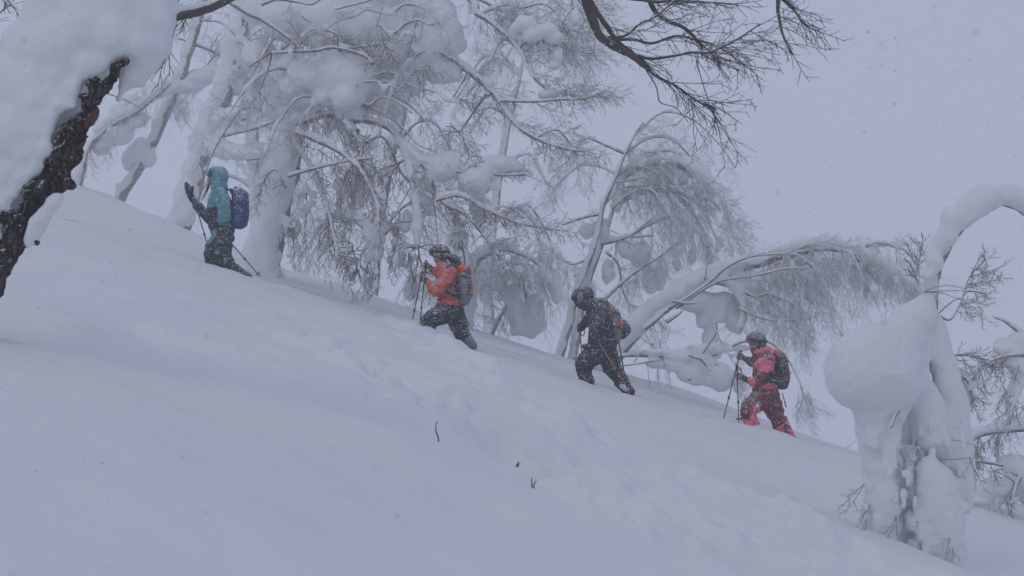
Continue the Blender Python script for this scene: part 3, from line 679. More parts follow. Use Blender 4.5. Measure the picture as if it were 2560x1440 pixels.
    T.finish(3, 0.030, 0.30)

def tree_left():
    T = Tree("leaning_birch", "slender leaning birch with snow packed round its foot, behind the old dark trunk", 35.0, (303, 488), (M_BIRCH, M_LIMB, M_RIME), 0.042, 0.006, seed=7)
    W = T.limb([(270, 570), (296, 500), (318, 462), (345, 420), (390, 335), (420, 262), (450, 190), (480, 100), (500, 30), (515, -50)], 32, 24, trunk=True, sides=12)
    for x, y, rx, rz in ((322, 400, 20, 30), (335, 385, 24, 30), (352, 370, 20, 26), (368, 395, 22, 26), (376, 370, 16, 22), (395, 315, 16, 20), (405, 290, 14, 20), (428, 225, 13, 24), (300, 470, 16, 16), (440, 190, 12, 24), (462, 130, 12, 24), (480, 60, 13, 26)): T.blob(x, y, rx, rz, 0.02)
    a = T.limb([(478, 108), (520, 122), (548, 140), (572, 152)], 9, 5, 0, 0.4, 4); T.limb([(445, 95), (462, 100), (482, 106)], 6, 8)
    b = T.limb([(430, 235), (480, 215), (520, 210), (560, 165)], 10, 5, 0, 0.6, 20)
    for x, y, rx, rz in ((470, 220, 40, 16), (500, 195, 40, 22), (530, 180, 26, 20)): T.blob(x, y, rx, rz, 0.2)
    T.weep([P(430, 240, 35), P(455, 245, 35), P(480, 235, 35)], 12, 70, 70, tuft=0.5, lean=0.1); T.sprays_on(a, 6, (-100, 20), 50, lvl=2, droop=0.1); T.fill(560, 60, 50, 50, 10, (-120, 0), 60, lvl=2, droop=0.2)
    T.finish()
    T = Tree("bent_birch", "low bent birch with a thick snow ridge on its bough, beside the leaning birch", 34.0, (212, 410), (M_BIRCH, M_LIMB, M_RIME), 0.042, 0.006, seed=9)
    W = T.limb([(195, 480), (205, 425), (212, 395), (232, 352), (280, 312), (335, 283), (385, 245), (425, 208)], 20, 10, trunk=True, snow=20, off=(-4, -2))
    T.limb([(265, 232), (310, 248), (350, 268), (362, 272)], 5, 4, -0.4, -0.2)
    for x, y, rx, rz in ((290, 330, 44, 34), (250, 360, 26, 30), (340, 300, 34, 22), (385, 225, 34, 22), (300, 280, 30, 22), (330, 250, 26, 14)): T.blob(x, y, rx, rz, 0.3)
    T.weep(W, 16, 50, 70, 0.2, 1.0, tuft=0.6); T.spray((262, 360, 0), -70, 50, 2, 0.3, n=3); T.sprays_on(W, 8, (0, 90), 45, lvl=2); T.spray((270, 232, 0), 90, 40, 1, n=3); T.spray((360, 185, 0.2), 60, 60, 2, n=3, connect=True)
    T.finish()
    T = Tree("tall_birch", "tall pale birch with snowy side boughs, just left of the great birch", 30.0, (462, 548), (M_BIRCH, M_LIMB, M_RIME), 0.04, 0.006, seed=13)
    tr = [(430, 640), (452, 570), (475, 500), (495, 430), (515, 360), (540, 280), (575, 195), (600, 100), (618, -50)]
    T.limb(tr, 48, 40, trunk=True, sides=14)
    T.sleeve(tr, 30, 24, -12, -0.04, ir=0.13)
    for x, y in ((462, 545), (470, 520), (452, 530)): T.blob(x, y, 24, 26, -0.1)
    a = T.limb([(530, 380), (580, 394), (625, 397), (680, 394)], 10, 8, 0, -0.6, 28); b = T.limb([(540, 345), (580, 332), (640, 320), (692, 300)], 14, 8, 0, -0.5, 14, off=(0, 4)); c = T.limb([(545, 320), (580, 300), (612, 296)], 13, 8, 0, -0.4, 24); e = T.limb([(548, 300), (565, 285), (600, 272), (640, 280)], 8, 5, 0, 0.2, 10)
    for x, y, rx, rz in ((590, 378, 50, 17), (640, 372, 36, 18), (600, 285, 34, 22), (640, 255, 40, 30), (560, 250, 20, 40), (590, 200, 26, 40), (610, 130, 26, 44), (600, 60, 30, 40), (650, 200, 30, 40)): T.blob(x, y, rx, rz, 0.1)
    T.weep(a, 8, 40, 60, 0.3, 1, tuft=0.4); T.weep(e, 8, 60, 70, 0.2, 1); T.fill(600, 120, 40, 90, 12, (-120, 20), 55, lvl=2, droop=0.25); T.fill(640, 230, 40, 50, 8, (-110, 0), 55, lvl=2, droop=0.2); T.spray((500, 500, -0.1), -60, 40, 1, n=2)
    T.finish()

def tree_mid():
    T = Tree("forked_birch", "thin forked birch with a wide weeping crown, behind the skier in black", 27.0, (1410, 865), (M_BIRCH, M_LIMB, M_RIME), 0.038, 0.0054, seed=17)
    t1 = T.limb([(1372, 985), (1400, 885), (1425, 795), (1445, 712), (1475, 642), (1496, 570), (1507, 515), (1540, 440), (1562, 385), (1585, 340), (1608, 305)], 26, 4, trunk=True, sides=12)
    t2 = T.limb([(1412, 975), (1436, 865), (1450, 785), (1466, 715), (1500, 620), (1530, 530), (1548, 460), (1560, 420)], 27, 6, 0.2, 0.3, 12, trunk=True, sides=12)
    c1 = T.limb([(1552, 450), (1610, 415), (1680, 405), (1745, 430), (1795, 485), (1830, 560), (1845, 610)], 12, 4, 0.2, -0.5, 14)
    c2 = T.limb([(1530, 520), (1590, 480), (1660, 480), (1720, 520), (1760, 580), (1780, 650)], 11, 4, 0.2, 0.6, 11)
    c3 = T.limb([(1500, 610), (1560, 595), (1625, 560), (1680, 540), (1730, 560), (1770, 620)], 10, 4, 0.2, -0.4, 9)
    c4 = T.limb([(1495, 765), (1545, 715), (1600, 672), (1650, 640), (1692, 605)], 11, 5, -0.3, -0.7, 4)
    c5 = T.limb([(1497, 535), (1465, 542), (1432, 552), (1405, 562)], 9, 6, 0, -0.2, 5)
    c6 = T.limb([(1475, 645), (1430, 660), (1390, 640), (1350, 600)], 8, 4, 0, 0.3, 6)
    c7 = T.limb([(1575, 590), (1600, 570), (1630, 545)], 9, 5, -0.5, -0.6); c8 = T.limb([(1575, 592), (1632, 588)], 7, 6, -0.5, -0.5); c9 = T.limb([(1515, 630), (1545, 660), (1555, 720), (1570, 760)], 8, 4, 0.1, 0.3)
    c10 = T.limb([(1535, 455), (1590, 448), (1640, 430)], 6, 4, 0, -0.2)
    for x, y, rx, rz in ((1700, 400, 46, 14), (1665, 415, 40, 16), (1740, 425, 36, 20), (1690, 440, 40, 26), (1640, 460, 30, 20), (1470, 575, 34, 20), (1500, 570, 24, 30), (1545, 500, 18, 40), (1600, 640, 36, 40), (1560, 620, 30, 26), (1520, 680, 20, 40), (1480, 760, 14, 50), (1760, 480, 30, 24), (1650, 690, 20, 46), (1620, 700, 20, 40), (1550, 440, 14, 40), (1575, 380, 10, 34), (1730, 640, 16, 26), (1690, 660, 16, 30), (1800, 610, 14, 24)): T.lump(x, y, rx, rz, 0.2, 5)
    T.weep(c1, 46, 120, 90, 0.15, 1, 0.3, 0.25, 4, 0.35); T.weep(c2, 34, 120, 110, 0.15, 1, 0.25, 0.25, 4, 0.35); T.weep(c3, 28, 100, 120, 0.1, 1, 0.2, 0.25, 4, 0.35)
    T.weep(c4, 18, 90, 90, 0.2, 1, 0.1, 0.25); T.weep(c6, 14, 90, 110, 0.2, 1, 0.0, 0.3); T.sprays_on(c5, 4, (-40, 60), 35, lvl=1); T.sprays_on(c9, 6, (-100, -30), 70, lvl=2, droop=0.3)
    T.sprays_on(t1, 12, (-60, 40), 70, 0.6, 1.0, lvl=2, droop=0.15, tuft=0.3); T.sprays_on(c1, 14, (-30, 60), 50, 0.1, 1, lvl=2, droop=0.3, tuft=0.1); T.sprays_on(c4, 8, (-10, 60), 50, lvl=1); T.sprays_on(c10, 6, (-40, 40), 60, lvl=2); T.sprays_on(t1, 6, (100, 170), 40, 0.3, 0.6, lvl=1)
    T.arches([(1545, 440, 0.1), (1530, 520, 0.1), (1507, 515, 0), (1562, 385, 0), (1585, 340, 0)], 14, 110, 270, (1, 1, 1, -1), 0.25, 0.7, 7, 6, 12, 90, 0.9); T.fill(1600, 620, 60, 90, 14, (-110, -20), 75, lvl=2, droop=0.4, tuft=0.3); T.fill(1610, 800, 60, 50, 8, (-110, -20), 60, lvl=2, droop=0.3, tuft=0.2)
    T.finish()
    T = Tree("weeping_birch", "small weeping birch with a white plastered stem, behind the skier in red", 24.5, (1165, 870), (M_BIRCH, M_LIMB, M_RIME), 0.036, 0.0052, seed=19)
    tr = [(1115, 950), (1130, 890), (1150, 820), (1165, 750), (1172, 690), (1195, 648), (1245, 622), (1300, 632), (1345, 660), (1375, 710)]
    W = T.limb(tr, 40, 8, 0, -0.3, 22, trunk=True, sides=12, snow_to=0.75)
    T.sleeve(tr[:5], 32, 22, 2, -0.05)
    for x, y, rx, rz in ((1150, 600, 30, 34), (1185, 850, 30, 30), (1110, 780, 22, 30), (1290, 790, 22, 56), (1280, 740, 22, 36), (1340, 800, 30, 46), (1330, 760, 22, 30), (1320, 830, 40, 18), (1390, 720, 18, 50), (1360, 690, 20, 36), (1250, 700, 20, 30), (1300, 660, 26, 30), (1025, 720, 18, 40), (1030, 690, 14, 26)): T.lump(x, y, rx, rz, 0.2, 5)
    b = T.limb([(1205, 900), (1238, 815), (1258, 778), (1275, 745), (1290, 700), (1300, 640)], 13, 6, 0.6, 0.2); T.limb([(1320, 780), (1314, 740), (1308, 700), (1300, 640)], 9, 5, 0.3, 0.2); e = T.limb([(1165, 760), (1120, 700), (1060, 680), (1030, 700)], 9, 4, -0.2, -0.3, 8)
    T.weep(W, 34, 110, 150, 0.45, 1, 0.05, 0.35, 4, 0.5); T.weep(b, 14, 60, 90, 0.2, 1, 0.1, 0.3); T.weep(e, 12, 60, 90, 0.2, 1, -0.05, 0.3); T.fill(1200, 700, 50, 60, 10, (-70, 20), 70, lvl=2, droop=0.1); T.fill(1320, 640, 80, 50, 16, (-100, 0), 80, lvl=2, droop=0.35, tuft=0.3)
    T.fill(1190, 800, 30, 50, 7, (-50, 20), 45, lvl=1)
    T.finish()

def tree_arch():
    T = Tree("arching_birch", "birch bowed into a long arch over the pink skier, weeping crown at its end", 23.5, (1515, 935), (M_BIRCH, M_LIMB, M_RIME), 0.034, 0.005, seed=23)
    W = T.limb([(1490, 960), (1540, 880), (1590, 820), (1640, 778), (1700, 738), (1765, 700), (1850, 668), (1950, 640), (2050, 618), (2140, 632), (2210, 665), (2265, 705), (2300, 745)], 50, 6, 0.3, -0.2, 26, trunk=True, sides=14, snow_to=0.95)
    for i, (a, b) in enumerate(catmull([[1505, 910], [1545, 865], [1590, 815], [1650, 766], [1710, 728], [1770, 695], [1850, 665]], 5)): T.blob(a-4, b-4+rnd.uniform(-4, 4), (34-i*0.5)*rnd.uniform(0.85, 1.05), 31-i*0.4, rnd.uniform(-0.06, 0.06), 32)
    t1 = T.limb([(1635, 790), (1690, 760), (1760, 715), (1820, 665), (1880, 640), (1960, 632), (2020, 612)], 14, 4, -0.3, -0.9, 0); t2 = T.limb([(1690, 770), (1790, 706), (1880, 690), (1960, 672), (2015, 668)], 10, 4, -0.4, -1.0)
    t3 = T.limb([(1610, 820), (1650, 790), (1668, 772)], 18, 9, -0.5, -0.5); t4 = T.limb([(1680, 752), (1710, 757), (1740, 757)], 9, 7, -0.5, -0.5); t5 = T.limb([(1800, 690), (1880, 740), (1920, 735), (1970, 755), (2010, 780)], 9, 4, -0.2, -0.3, 7); t6 = T.limb([(1850, 770), (1890, 790), (1930, 800), (1980, 800), (2030, 790)], 7, 4, -0.4, -0.5, 4); t7 = T.limb([(1760, 700), (1768, 660), (1790, 625), (1795, 615)], 5, 3, -0.3, -0.3)
    t8 = T.limb([(1665, 805), (1690, 790), (1705, 778)], 10, 6, -0.4, -0.4); t9 = T.limb([(1765, 700), (1830, 720), (1860, 770), (1850, 830)], 12, 6, -0.2, -0.3, 16)
    for x, y, rx, rz in ((1745, 755, 60, 32), (1700, 745, 50, 30), (1800, 770, 46, 42), (1760, 800, 28, 22), (1840, 790, 26, 50), (1790, 680, 30, 30), (1840, 690, 34, 30), (1880, 720, 40, 24), (1775, 850, 26, 34), (1780, 880, 34, 22), (1850, 870, 36, 14), (2060, 605, 50, 14), (2110, 610, 50, 14), (2180, 640, 30, 18), (2000, 640, 40, 20), (1950, 690, 30, 40), (2030, 720, 20, 50), (2080, 680, 24, 40), (1990, 780, 20, 40), (2230, 700, 16, 30), (2140, 690, 20, 40), (1930, 740, 24, 20)): T.lump(x, y, rx, rz, 0.1, 6)
    T.weep(W, 52, 150, 160, 0.5, 0.8, 0.15, 0.25, 4, 0.45); T.weep(W, 46, 150, 90, 0.75, 1.0, 0.35, 0.25, 4, 0.3); T.weep(t5, 26, 110, 120, 0.2, 1, 0.15, 0.25, 4, 0.4); T.weep(t6, 16, 80, 110, 0.3, 1, 0.1, 0.3, 4, 0.4)
    T.sprays_on(t1, 8, (0, 40), 85, 0.35, 1, lvl=1, droop=0.0); T.sprays_on(t2, 8, (-15, 35), 85, 0.3, 1, lvl=1, droop=0.0); T.sprays_on(t7, 4, (20, 110), 50, lvl=1); T.sprays_on(W, 12, (-10, 50), 40, 0.7, 1, lvl=2, droop=0.3); T.sprays_on(t9, 8, (-80, 10), 60, 0.3, 1, lvl=1)
    T.arches([(1900, 655, 0), (1980, 632, 0), (2060, 618, 0), (2130, 630, 0)], 10, 90, 190, (1,), 0.12, 0.8, 6, 5, 13, 110, 0.8); T.fill(1880, 770, 60, 40, 8, (-40, 10), 70, lvl=1, droop=0.05); T.fill(1640, 840, 50, 40, 8, (-80, 0), 60, lvl=2, droop=0.2, tuft=0.2); T.fill(2050, 780, 60, 50, 16, (-110, -50), 80, lvl=2, droop=0.5, tuft=0.3)
    T.finish()
    T = Tree("fallen_birch", "half buried birch with low snowy boughs, on the slope between the black and pink skiers", 22.0, (1690, 940), (M_LIMB, M_LIMB, M_RIME), 0.032, 0.005, seed=29)
    W = T.limb([(1520, 888), (1600, 887), (1680, 893), (1745, 898), (1800, 880), (1860, 852), (1925, 855), (1965, 892), (1995, 945), (2012, 1000), (2030, 1045)], 13, 4, 0.2, 0.2, trunk=True)
    a = T.limb([(1545, 915), (1600, 908), (1658, 897)], 6, 5, -0.1, -0.1); b = T.limb([(1722, 886), (1750, 898), (1768, 915), (1776, 926)], 8, 6, -0.2, -0.2); c = T.limb([(1585, 905), (1600, 885), (1612, 874)], 4, 3, -0.1, -0.2); e = T.limb([(1700, 925), (1715, 938), (1724, 948)], 6, 9, 0, -0.1)
    f = T.limb([(1785, 800), (1800, 850), (1830, 900), (1850, 925)], 5, 3, -0.3, -0.3); g = T.limb([(1785, 905), (1820, 925), (1850, 975), (1880, 1010)], 8, 4, 0, -0.2, 4); T.limb([(1745, 898), (1790, 830), (1785, 800)], 6, 5, 0, -0.3)
    for x, y, rx, rz in ((1700, 890, 46, 22), (1740, 880, 40, 26), (1690, 915, 40, 22), (1640, 912, 30, 18), (1640, 880, 40, 12), (1730, 935, 50, 30), (1800, 945, 40, 40), (1800, 870, 40, 18), (1760, 915, 36, 26), (2020, 1000, 10, 22), (1850, 960, 16, 26), (1590, 880, 26, 9)): T.lump(x, y, rx, rz, 0.1, 6)
    T.weep([P(2008, 970, 22.2), P(2016, 1000, 22.2), P(2024, 1030, 22.2)], 14, 70, 60, lean=0.1, tuft=0.5); T.sprays_on(f, 6, (-60, 60), 36, lvl=1); T.sprays_on(g, 10, (-110, -10), 55, lvl=2, droop=0.2, tuft=0.3); T.fill(1640, 930, 40, 16, 6, (-120, -60), 40, lvl=1, droop=0.3)
    T.finish()

def tree_right():
    T = Tree("snowball_birch", "bowed birch buried under one giant snow ball, bent bough curving off to the right", 13.0, (2290, 1400), (M_BIRCH, M_LIMB, M_TWIG), 0.022, 0.0042, seed=31)
    W = T.limb([(2300, 1440), (2312, 1250), (2300, 1100), (2294, 950), (2310, 830), (2324, 750), (2330, 690), (2345, 645), (2385, 575), (2430, 528), (2485, 500), (2545, 510), (2590, 545), (2640, 600)], 46, 30, 0.1, 0.3, trunk=True, sides=16)
    for x, y, rx, rz, d in ((2183, 922, 119, 114, -0.1), (2205, 905, 100, 92, -0.1), (2215, 955, 80, 80, -0.1), (2250, 845, 66, 54, -0.05), (2280, 800, 50, 42, 0), (2302, 775, 36, 34, 0), (2318, 752, 22, 24, 0), (2275, 826, 46, 40, 0), (2262, 920, 50, 80, -0.05), (2195, 1020, 46, 60, -0.1), (2180, 1075, 36, 60, -0.05)): T.blob(x, y, rx, rz, d)
    for col in (((2178, 1030, 44, -.08), (2172, 1110, 30, 0), (2176, 1180, 22, 0), (2182, 1245, 15, 0)), ((2262, 1000, 22, -.06), (2240, 1050, 22, -.1), (2226, 1115, 26, -.12), (2214, 1190, 26, -.12), (2206, 1262, 36, -.08), (2212, 1350, 36, -.06)),
                ((2300, 860, 34, 0), (2300, 950, 26, -.04), (2322, 1020, 40, 0), (2338, 1090, 46, .05), (2372, 1140, 38, .12)), ((2322, 1170, 28, -.12), (2346, 1212, 48, -.1), (2352, 1280, 56, -.1), (2360, 1345, 52, -.08), (2372, 1420, 46, 0)), ((2318, 1200, 20, -.14), (2312, 1290, 22, -.14), (2316, 1370, 26, -.12)),
                ((2328, 800, 26, .08), (2352, 900, 36, .12), (2382, 1000, 38, .15), (2400, 1090, 36, .15), (2412, 1190, 30, .15), (2410, 1270, 24, .1)), ((2255, 1060, 34, .26), (2256, 1180, 40, .3), (2266, 1300, 44, .3), (2270, 1400, 44, .25)), ((2395, 940, 24, .5), (2408, 1020, 20, .5))):
        T.bl.chain([(P(a, b, T.D+d), (T.m(r), T.m(r*0.9), T.m(r))) for a, b, r, d in col], 0.25)
    for k in range(260):                                             # ragged frosted drapes below the ball
        x = rnd.uniform(2150, 2425); y = rnd.uniform(1030, 1400); q = rnd.uniform(3, 9)
        if y > 1330 and x < 2230: continue
        T.blob(x, y, q, q*rnd.uniform(1.5, 4.0), rnd.uniform(-0.24, 0.1), q)
    # the ridge of snow along the bent bough
    for x, y, r in ((2325, 690, 18), (2345, 655, 28), (2350, 630, 26), (2375, 595, 36), (2390, 565, 36), (2410, 545, 36), (2430, 522, 36), (2455, 505, 36), (2480, 492, 34), (2510, 488, 30), (2540, 490, 30), (2570, 505, 34), (2600, 530, 34), (2340, 615, 16)): T.blob(x-6+rnd.uniform(-5, 5), y-4+rnd.uniform(-4, 4), r*rnd.uniform(0.85, 1.1), r*rnd.uniform(0.8, 1.1), rnd.uniform(-0.03, 0.03))
    
    T.limb([(2292, 930), (2284, 908), (2286, 898)], 12, 8, -0.25, -0.36, nodes=False); T.limb([(2244, 1026), (2234, 1044), (2228, 1066)], 14, 8, -0.24, -0.34, nodes=False)
    a = T.limb([(2320, 760), (2370, 800), (2400, 760), (2420, 700), (2440, 670)], 7, 3, 0.2, 0.6); b = T.limb([(2330, 900), (2370, 890), (2420, 888), (2470, 900)], 8, 4, 0.2, 0.5, 6); c = T.limb([(2310, 730), (2290, 690), (2300, 640)], 4, 2, 0, 0.3); e = T.limb([(2360, 960), (2400, 940), (2420, 960), (2430, 1010)], 7, 4, 0.3, 0.5, 6)
    f = T.limb([(2400, 1152), (2440, 1152), (2475, 1157), (2508, 1163)], 11, 8, 0.9, 0.9, 0); T.limb([(2330, 1170), (2370, 1160), (2400, 1152)], 12, 11, 0.3, 0.9)
    kw = dict(lvl=2, droop=0.05, kids=4, depth=0.5)
    T.sprays_on(a, 8, (-20, 70), 80, 0.4, 1, **kw); T.sprays_on(b, 7, (-70, 20), 70, 0.3, 1, tuft=0.2, **kw); T.sprays_on(c, 5, (60, 130), 60, **kw); T.sprays_on(e, 7, (-110, -20), 70, tuft=0.2, **kw); T.fill(2420, 760, 50, 40, 6, (-40, 40), 80, **kw); T.fill(2420, 1130, 30, 40, 6, (-100, -40), 60, **kw)
    for (x, y, d) in ((2160, 1210, -0.2), (2175, 1260, -0.25), (2240, 1290, -0.3), (2265, 1260, -0.1), (2285, 1220, -0.15), (2300, 1150, -0.2), (2300, 1350, -0.25), (2380, 1330, -0.3), (2400, 1320, -0.2), (2340, 1390, -0.3)):
        T.spray((x, y, d+0.06), -95 if x > 2200 else -125, 90, 2, 0.2, 20, 2, kids=3, r=0.005)
    T.spray((2290, 1100, -0.25), -90, 60, 1, 0.1, n=2)
    T.finish(3, 0.028, 0.34, 0.009, 0.06)
    T = Tree("edge_birch", "snow heaped birch with drooping twig ends, beyond the bough of the snow ball birch", 18.5, (2600, 1400), (M_BIRCH, M_LIMB, M_TWIG), 0.03, 0.005, seed=37)
    T.limb([(2650, 1450), (2630, 1250), (2610, 1050), (2590, 900), (2560, 840), (2520, 805), (2482, 790)], 40, 6, trunk=True, sides=12)
    a = T.limb([(2600, 930), (2560, 890), (2510, 890), (2460, 910), (2430, 930)], 14, 4, 0, -0.4, 0); b = T.limb([(2620, 1085), (2560, 1072), (2490, 1078), (2440, 1092), (2405, 1118)], 18, 8, 0, -0.2, 22); c = T.limb([(2630, 1180), (2580, 1170), (2545, 1200), (2530, 1260)], 16, 6, 0, -0.3, 30)
    e = T.limb([(2600, 950), (2560, 960), (2540, 1000), (2525, 1050)], 9, 4, 0, -0.2, 10)
    for x, y, rx, rz in ((2520, 880, 46, 34), (2560, 860, 50, 40), (2545, 910, 40, 30), (2500, 900, 30, 26), (2590, 900, 50, 50), (2530, 1160, 40, 30), (2560, 1190, 50, 60), (2520, 1220, 34, 40), (2600, 1220, 60, 80), (2470, 1225, 40, 30), (2440, 1150, 18, 34), (2450, 1080, 40, 16), (2500, 1072, 40, 16), (2540, 970, 20, 34), (2460, 1250, 40, 18)): T.lump(x, y, rx, rz, 0, 6)
    kw = dict(lvl=2, droop=0.25, kids=4, tuft=0.15)
    T.sprays_on(a, 12, (-150, -60), 75, **kw); T.weep(e, 16, 70, 90, 0.2, 1, 0, 0.3); T.weep(b, 14, 60, 70, 0.3, 1, 0, 0.3); T.weep(c, 14, 70, 90, 0.3, 1, 0, 0.3); T.fill(2480, 1140, 40, 40, 8, (-110, -40), 60, **kw)
    T.finish()

def trees_far():
    T = Tree("hazy_birch", "hazy frosted birch rising behind the crown of the great birch", 31.0, (930, 760), (M_BIRCH, M_LIMB, M_RIME), 0.045, 0.0058, seed=41)
    tr = [(915, 860), (930, 740), (942, 600), (965, 450), (1000, 300), (1030, 150), (1050, 0), (1060, -70)]
    T.limb(tr, 34, 16, trunk=True, sides=10); T.sleeve(tr, 19, 12, -6, -0.03, ir=0.15)
    T.arches([(a, b, 0) for a, b in tr[2:]], 20, 120, 260, (-1, 1), 0.4, 0.8, 9, 9, 12, 90, 1.0); T.finish()
    T = Tree("hazy_birch", "pale drooping birch fading into the haze above the red skier", 34.0, (1225, 850), (M_BIRCH, M_LIMB, M_RIME), 0.05, 0.006, seed=43)
    tr = [(1215, 960), (1225, 850), (1222, 700), (1235, 560), (1252, 430), (1275, 300), (1300, 190), (1310, 130)]
    T.limb(tr, 26, 6, trunk=True, sides=10); T.sleeve(tr[:-2], 16, 8, -5, -0.03, ir=0.15)
    T.arches([(a, b, 0) for a, b in tr[2:]], 15, 90, 180, (-1, 1), 0.35, 0.9, 7, 7, 11, 80, 0.9); T.finish()
    T = Tree("hazy_birch", "pale birch hung with frosted twigs between the tall birch and the great birch", 36.0, (655, 640), (M_BIRCH, M_LIMB, M_RIME), 0.05, 0.0062, seed=47)
    tr = [(668, 740), (655, 640), (640, 480), (632, 320), (622, 180), (610, 40), (600, -60)]
    T.limb(tr, 30, 16, trunk=True, sides=10); T.sleeve(tr, 17, 11, -5, -0.03, ir=0.15)
    T.arches([(a, b, 0) for a, b in tr[2:]], 15, 90, 190, (-1, 1), 0.4, 0.8, 8, 8, 11, 75, 0.9); T.finish()
tree_old(); tree_main(); trees_far(); tree_left(); tree_mid(); tree_arch(); tree_right()

def sprigs():
    for (label, strokes) in (("bare curved twig sticking up alone from the open snow", [[(1096, 1086), (1090, 1070), (1090, 1055), (1093, 1045)]]), ("tiny forked twig lying on the open snow", [[(1291, 1145), (1296, 1139), (1301, 1135)], [(1296, 1139), (1293, 1136)]]), ("two faint dry stalks poking from the trampled snow", [[(1330, 1180), (1329, 1164)], [(1335, 1182), (1341, 1171)]]), ("thin bare twig tip leaning beside the giant snow ball", [[(2118, 1095), (2126, 1088), (2141, 1076)]])):
        x, d = on_plane(*strokes[0][0]); root = thing("dry_twig", Vector((x, d, gz(x, d))), label, "twig")
        off = root.location - P(*strokes[0][0], d); off.x = 0; off.y = 0; off.z += 0.035
        for st in strokes:
            W = [P(a, b, d)+off for a, b in [tuple(z) for z in catmull([list(q) for q in st], 4)]]
            W = [W[0]-Vector((0, 0, 0.12))] + W
            link("stem", quads_mesh("stem", [tube(W, np.linspace(0.006, 0.003, len(W)), 5)]), M_TWIGD, root)
sprigs()
# ------------------------------------------------------------------ the skiers
DP = 20.0; S = DP / FPX
def Q(px, py, dy=0.0):            # a point in the skiers' row, dy metres behind (+) or in front (-) of its middle
    p = P(px, py, DP); return Vector((p.x, DP + dy, p.z))
def mpx(v): return (v.x/S + 1280.0, 720.0 - (v.z-EYE)/S)
def chain(bl, pts):
    """pts: (px, py, dy, r) or (px, py, dy, rx, ry, rz), radii in photo pixels"""
    bl.chain([(Q(a[0], a[1], a[2]), a[3]*S if len(a) == 4 else (a[3]*S, a[4]*S, a[5]*S)) for a in pts]); return bl
def panel(me, fn):
    """sewn panels: material index by where a face sits on the garment (fn of px, py, depth)"""
    n = len(me.polygons); c = np.empty(n*3, np.float32); me.polygons.foreach_get("center", c); c = c.reshape(-1, 3)
    idx = np.array([fn(x/S+1280.0, 720.0-(z-EYE)/S, y-DP) for x, y, z in c], np.int32); me.polygons.foreach_set("material_index", idx)
def cloth(name, chains, mats, root, voxel=0.013, amp=0.016, scale=0.085, seed=1, fn=None, smooth=4, extra=()):
    bl = Blobs()
    for ch in chains: chain(bl, ch)
    for e in extra: bl.add(Q(*e[0]), tuple(x*S for x in e[1]))
    me = fuse(bl, voxel, smooth, amp, scale, seed, name, 3, amp*0.45, scale*0.35)
    o_me = me
    o = link(name, o_me, mats, None)
    if fn: panel(me, fn)
    me.transform(__import__('mathutils').Matrix.Translation(-root.location)); o.parent = root
    return o
def part_tube(name, pts, r, mat, root, sides=8):
    W = [v if isinstance(v, Vector) else Q(*v) for v in pts]; rr = [r*S]*len(W) if not hasattr(r, '__len__') else [x*S for x in r]
    C = catmull([list(v) for v in W], 4); rr = np.interp(np.linspace(0, 1, len(C)), np.linspace(0, 1, len(W)), rr)
    return link(name, quads_mesh(name, [tube(C, rr, sides)]), mat, root)
def body(root, head, joints):
    """one continuous figure inside the clothes: head with a face (looking left), neck, trunk and limbs"""
    hx, hy, tilt = head; bl = Blobs(); ct, st = math.cos(R(tilt)), math.sin(R(tilt))
    def H(fx, fy, dy=0.0): return Q(hx + fx*ct - fy*st, hy + fx*st + fy*ct, dy)      # face frame: -x front, +y down, pixels
    for fx, fy, dy, rx, ry, rz in ((2, -3, 0, 16.5, 13, 16), (-4, 5, 0, 11.5, 10.5, 14), (-8, 13, 0, 7, 7, 6.5), (-15, 4, 0, 3.2, 2.6, 3.4), (-14, 0, 0, 3, 2.4, 4.5), (-12.5, 10.5, 0, 3.2, 3.8, 1.6), (-12.3, 13, 0, 3, 3.6, 1.6), (-12, -4, 0, 4, 9, 2.6), (3, 3, -0.075, 3, 1.6, 5), (3, 3, 0.075, 3, 1.6, 5), (-9, 6, -0.035, 5, 4, 5), (-9, 6, 0.035, 5, 4, 5)):
        bl.add(H(fx, fy, dy), (rx*S, ry*S, rz*S))
    for ch in joints: chain(bl, ch)
    o = link("body", fuse(bl, 0.013, 2, 0, 1, 1, "body"), SKIN, root)
    for dy in (-0.032, 0.032):
        e = Blobs().add(H(-12.6, 0.5, dy), (2.2*S, 2.2*S, 1.8*S)); V, F = e.arrays(); link("eye", raw_mesh("eye", V, F), EYE_M, o)
    return H
